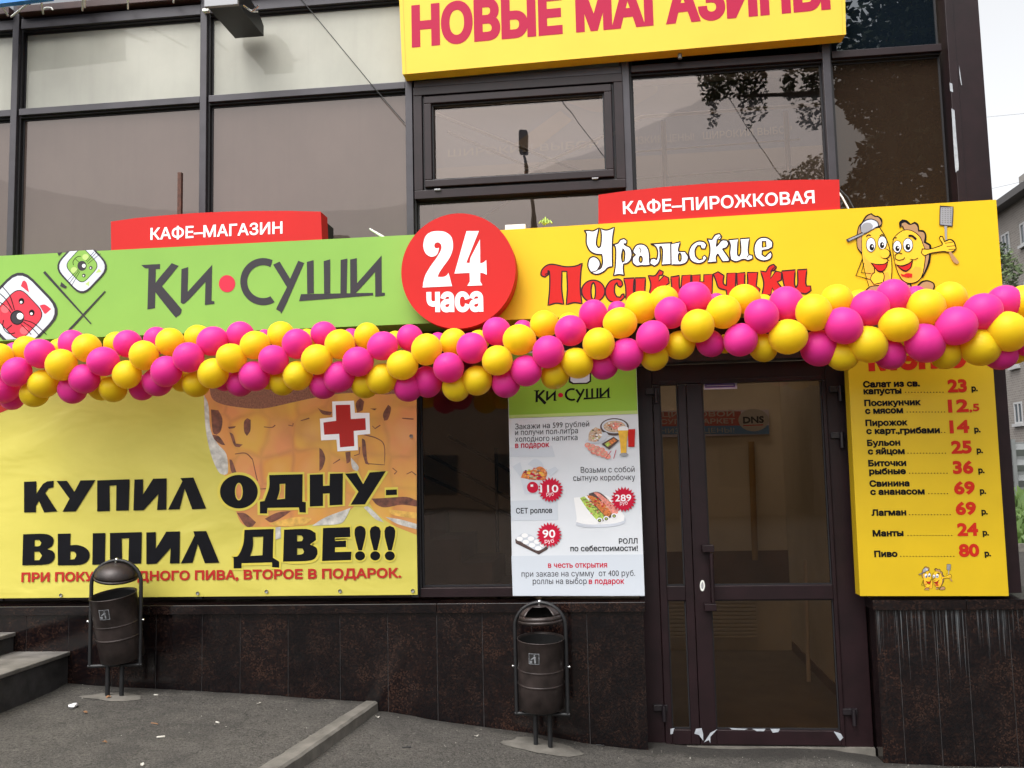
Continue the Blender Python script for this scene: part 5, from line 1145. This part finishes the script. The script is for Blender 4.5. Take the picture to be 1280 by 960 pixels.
P0 = W(1283, 300, 39); P1 = W(1247, 300, 42.2); dirw = Vector((P0.x-P1.x, P0.y-P1.y, 0)).normalized(); nrm = Vector((dirw.y, -dirw.x, 0))
A_ = Vector((P1.x, P1.y, 0))-dirw*3; ztop = hit(1284, 243.5, P0, nrm).z
BH = empty('brick_house', (P0.x, P0.y, 0), 'grey brick apartment house beyond the corner, at the right edge', 'building')
Lw = 16
def wp(s_, z_, d_=0): q = A_+dirw*s_-nrm*(-d_); return (q.x, q.y, z_)
me_ = bpy.data.meshes.new('wall'); vv = [wp(0, -.1), wp(Lw, -.1), wp(Lw, ztop), wp(0, ztop), wp(0, -.1, -9), wp(Lw, -.1, -9), wp(Lw, ztop, -9), wp(0, ztop, -9)]
me_.from_pydata(vv, [], [(0, 1, 2, 3), (1, 5, 6, 2), (5, 4, 7, 6), (4, 0, 3, 7), (3, 2, 6, 7)])
uvl = me_.uv_layers.new(name='uv'); uvs = [(0, 0), (Lw, 0), (Lw, ztop), (0, ztop)]
for f in me_.polygons:
    for k, li in enumerate(f.loop_indices): uvl.data[li].uv = uvs[k]
me_.materials.append(M['far_brick']); wl = bpy.data.objects.new('wall', me_); col.objects.link(wl); wl.parent = BH; wl.matrix_parent_inverse = BH.matrix_world.inverted()
mb = MB(); mb.add([wp(-.4, ztop+.005, .6), wp(Lw+.4, ztop+.005, .6), wp(Lw+.4, ztop+.35, .6), wp(-.4, ztop+.35, .6), wp(-.4, ztop+2.2, -4.5), wp(Lw+.4, ztop+2.2, -4.5), wp(-.4, ztop+.005, -9.5), wp(Lw+.4, ztop+.005, -9.5)], [(0, 1, 2, 3), (3, 2, 5, 4), (4, 5, 7, 6), (0, 6, 7, 1), (0, 3, 4, 6), (1, 7, 5, 2)])
rf = mb.build('roof', M['roof_grey'], BH)
def pos(px_, py_):
    q = hit(px_, py_, Vector((P0.x, P0.y, 0)), nrm); return (q-A_).dot(dirw), q.z
s_c, z_c = pos(1264, 254); mb = MB(); mb.add([wp(s_c-.4, ztop+.3, -.6), wp(s_c+.4, ztop+.3, -.6), wp(s_c+.4, ztop+1.5, -.6), wp(s_c-.4, ztop+1.5, -.6), wp(s_c-.4, ztop+.3, -1.3), wp(s_c+.4, ztop+.3, -1.3), wp(s_c+.4, ztop+1.5, -1.3), wp(s_c-.4, ztop+1.5, -1.3)], [(0,1,2,3),(1,5,6,2),(5,4,7,6),(4,0,3,7),(3,2,6,7)]); mb.build('chimney', M['far_brick'], rf)
def fwin(sa, sb, z0, z1):
    mb = MB(); t_ = .09
    def bx(a, b, c, d, y0, y1):
        v = [wp(a, c, y0), wp(b, c, y0), wp(b, d, y0), wp(a, d, y0), wp(a, c, y1), wp(b, c, y1), wp(b, d, y1), wp(a, d, y1)]; mb.add(v, [(0,1,2,3),(1,5,6,2),(5,4,7,6),(4,0,3,7),(3,2,6,7),(0,4,5,1)])
    bx(sa, sb, z0, z0+t_, .05, .01); bx(sa, sb, z1-t_, z1, .05, .01); bx(sa, sa+t_, z0+t_, z1-t_, .05, .01); bx(sb-t_, sb, z0+t_, z1-t_, .05, .01); bx((sa+sb)/2-t_/2, (sa+sb)/2+t_/2, z0+t_, z1-t_, .05, .01); bx(sa-.1, sb+.1, z0-.14, z0-.003, .16, .01)
    o = mb.build('window', M['far_frame'], BH)
    MB().add([wp(sa+t_, z0+t_, .012), wp(sb-t_, z0+t_, .012), wp(sb-t_, z1-t_, .012), wp(sa+t_, z1-t_, .012)], [(0, 1, 2, 3)]).build('pane', M['far_glass'], o)
sA, zA1 = pos(1252.5, 297); sB, _ = pos(1262.5, 297); zA0 = pos(1258, 318)[1]; zA1 = pos(1258, 291)[1]
sC, zC1 = pos(1275.5, 284); zC0 = pos(1276, 317)[1]; wd = (sB-sA)
for fl in range(4):
    dz_ = -fl*(pos(1258, 300)[1]-pos(1258, 372)[1])
    if zA0+dz_ < 1: break
    for s0_ in (sA-(sC-sA), sA, sC, sC+(sC-sA)): fwin(s0_, s0_+wd, zA0+dz_, zA1+dz_)
# fence
FN = empty('concrete_fence', (X(1290, 640, 24), 24, 0), 'ribbed grey concrete panel fence in front of the brick house', 'fence')
fz0, fz1 = Z(1272, 650, 24), Z(1272, 553, 24); fx0, fx1 = X(1225, 600, 24), X(1400, 600, 24)
for k in range(4):
    a_, b_ = fx0+(fx1-fx0)*k/4, fx0+(fx1-fx0)*(k+1)/4; mb = MB(); mb.box(a_+.06, b_-.06, 24.02, 24.1, fz0-.6, fz1)
    nb = 5
    for j in range(nb): z_ = fz0+(fz1-fz0)*j/nb; mb.add([(a_+.06, 24.019, z_+.05), (b_-.06, 24.019, z_+.05), (b_-.06, 23.9, z_+.25), (a_+.06, 23.9, z_+.25), (b_-.06, 24.019, z_+.42), (a_+.06, 24.019, z_+.42)], [(0, 1, 2, 3), (3, 2, 4, 5)])
    mb.build('panel', M['fence_concrete'], FN); MB().box(a_-.055, a_+.055, 23.88, 24.12, fz0-.6, fz1+.1).build('post', M['fence_concrete'], FN)
# verge and its weeds
vg = MB(); gx0, gx1 = X(1235, 690, 15), X(1420, 690, 23)
vg.add([(3.2, 14, .0), (20, 14, .0), (26, 23.8, .12), (5, 23.8, .12)], [(0, 1, 2, 3)]); tag(vg.build('verge', M['grass_leaf']), kind='structure')
gr = MB(); rnd = random.Random(3)
for _ in range(2600):
    x_, y_ = rnd.uniform(5, 13), rnd.uniform(14.5, 23.6); h_ = rnd.uniform(.15, .55)+(.6 if y_ > 21 else 0)*rnd.random(); a_ = rnd.uniform(0, 6.28); w_ = rnd.uniform(.02, .07); dx_, dy_ = math.cos(a_)*w_, math.sin(a_)*w_
    gr.add([(x_-dx_, y_-dy_, 0), (x_+dx_, y_+dy_, 0), (x_+rnd.gauss(0, .12)+dx_*.6, y_+rnd.gauss(0, .12), h_*.7), (x_+rnd.gauss(0, .2), y_+rnd.gauss(0, .15), h_)], [(0, 1, 2), (2, 3, 0)])
tag(gr.build('grass', M['grass_leaf']), 'tall green weeds growing in front of the concrete fence', 'grass', kind='stuff')
MB().box(3.0, 22, 13.85, 13.99, -.2, .10).build('far_kerb', M['concrete']); tag(bpy.data.objects['far_kerb'], kind='structure')
# young tree
q = W(1258, 330, 26); TT = empty('leafy_tree', (q.x-.5, 26, 0), 'young leafy green tree in front of the brick house', 'tree')
MB().tube([(q.x-.5, 26, -.1), (q.x-.45, 26, 3), (q.x-.4, 26, q.z-.8)], [.12, .09, .04], 8).build('trunk', M['bark'], TT)
mb = MB(); leaves(mb, (q.x-.35, 26, q.z-.15), (.80, .8, .9), 1000, .10, seed=5); leaves(mb, (q.x-.5, 26, q.z-1.3), (.75, .8, 1.0), 700, .11, seed=6); mb.build('crown', M['leaf'], TT)
for i, (a_, b_) in enumerate((((1230, 238), (1300, 222)), ((1215, 148), (1300, 140)))):
    p, q = W(*a_, 30), W(*b_, 24); d_ = (q-p); o = MB().tube([p-d_*3, p, q, q+d_*3], .007, 5).build('overhead_wire', M['grey_metal']); tag(o, ('lower thin grey wire crossing the white sky at the right', 'upper thin grey wire crossing the white sky at the right')[i], 'wire')

# ------------------------------------------------------------------ the street behind the camera, as the panes mirror it
def mir(px_, py_, d_):
    p = W(px_, py_, d_); return Vector((p.x, 2*YG-p.y, p.z))
q = mir(655, 168, 20); q2 = mir(655, 193, 20)
LP = empty('street_lamp', (q.x, q.y, 0), 'tall grey street lamp mirrored in the opening window', 'street lamp')
b0 = mir(668, 284, 20)
MB().tube([(b0.x, q.y, -.1), (b0.x, q.y, b0.z-.3), (b0.x, q.y, b0.z), (b0.x, q.y, b0.z+.5), (q.x, q.y, q2.z)], [.12, .12, .11, .05, .04], 10).build('pole', M['black_metal'], LP)
mb = MB(); mb.box(q.x-.13, q.x+.13, q.y-.2, q.y+.2, q2.z, q.z+.05); mb.build('lamp_head', M['black_metal'], LP, .05)
wires = (((690, 110), (770, 218)), ((908, 120), (1010, 270)))
for i, (a_, b_) in enumerate(wires):
    p, r_ = mir(*a_, 9), mir(*b_, 9); d_ = r_-p; o = MB().tube([p-d_*1.6, p, r_, r_+d_*1.5], .007, 6).build('overhead_cable', M['cable'])
    tag(o, ('black overhead cable mirrored in the opening window', 'black overhead cable mirrored in the pane above the right red sign')[i], 'cable')
c = mir(1130, 120, 7.5)
TR = empty('street_tree', (c.x+1.2, c.y, 0), 'large street tree mirrored in the right hand panes', 'tree')
mb = MB().tube([(c.x+1.2, c.y, -.1), (c.x+1.1, c.y, 3), (c.x+.9, c.y, 6), (c.x+.7, c.y, 9)], [.28, .22, .16, .05], 10)
for a_, b_ in (((1.1, 4), (-1.2, 5.3)), ((1.0, 5), (2.6, 7.2)), ((.9, 6), (-1.5, 7.6)), ((.9, 6.4), (-2.4, 7.2)), ((1.1, 4.2), (2.8, 5.4))): mb.tube([(c.x+a_[0], c.y, a_[1]), (c.x+(a_[0]+b_[0])/2, c.y+.3, (a_[1]+b_[1])/2+.3), (c.x+b_[0], c.y+.2, b_[1])], [.09, .06, .02], 7)
mb.build('trunk', M['bark'], TR)
mb = MB()
leaves(mb, (c.x+.85, c.y, 8.0), (1.9, 1.8, 1.9), 17000, .085, seed=11, gap=-.10); leaves(mb, (c.x+.8, c.y, 5.7), (1.75, 1.6, 1.3), 12000, .085, seed=12, gap=-.10); leaves(mb, (c.x+1.6, c.y, 4.2), (1.2, 1.2, .9), 3000, .05, seed=13)
for px_, py_, rx, rz, nn_, sd in ((905, 88, .42, .45, 420, 21), (940, 120, .22, .55, 260, 22), (985, 95, .12, .35, 90, 23), (1012, 100, .28, .75, 420, 24), (960, 60, .7, .3, 500, 25), (890, 120, .16, .5, 160, 26), (1020, 215, .3, .25, 220, 27), (985, 228, .2, .15, 100, 28)):
    q = mir(px_, py_, 7.5); leaves(mb, q, (rx, .5, rz), int(nn_*2.1), .042, seed=sd)
mb.build('crown', M['leaf'], TR)
mb = MB()
hs = [(-34, -16, 6.2, 'street_wall'), (-15, 6.4, 5.0, 'street_wall'), (7.4, 32, 7.0, 'street_wall')]
for i, (a_, b_, h_, m_) in enumerate(hs):
    Hh = empty('street_house', ((a_+b_)/2, -30, 0), ('low plain house across the street, left of the three behind the viewer', 'lowest plain house across the street, straight behind the viewer', 'tallest plain house across the street, right of the three behind the viewer')[i], 'building')
    MB().box(a_, b_, -38, -30, -.2, h_).build('wall', M[m_], Hh); MB().box(a_-.4, b_+.4, -38.4, -29.5, h_+.005, h_+.4).build('roof', M['roof_grey'], Hh)
    x_ = a_+1.5
    while x_ < b_-2:
        for z_ in (1.0, 3.8):
            if z_+1.5 < h_: MB().box(x_, x_+1.4, -29.99, -29.9, z_, z_+1.5).build('window', M['far_glass'], Hh)
        x_ += 2.9
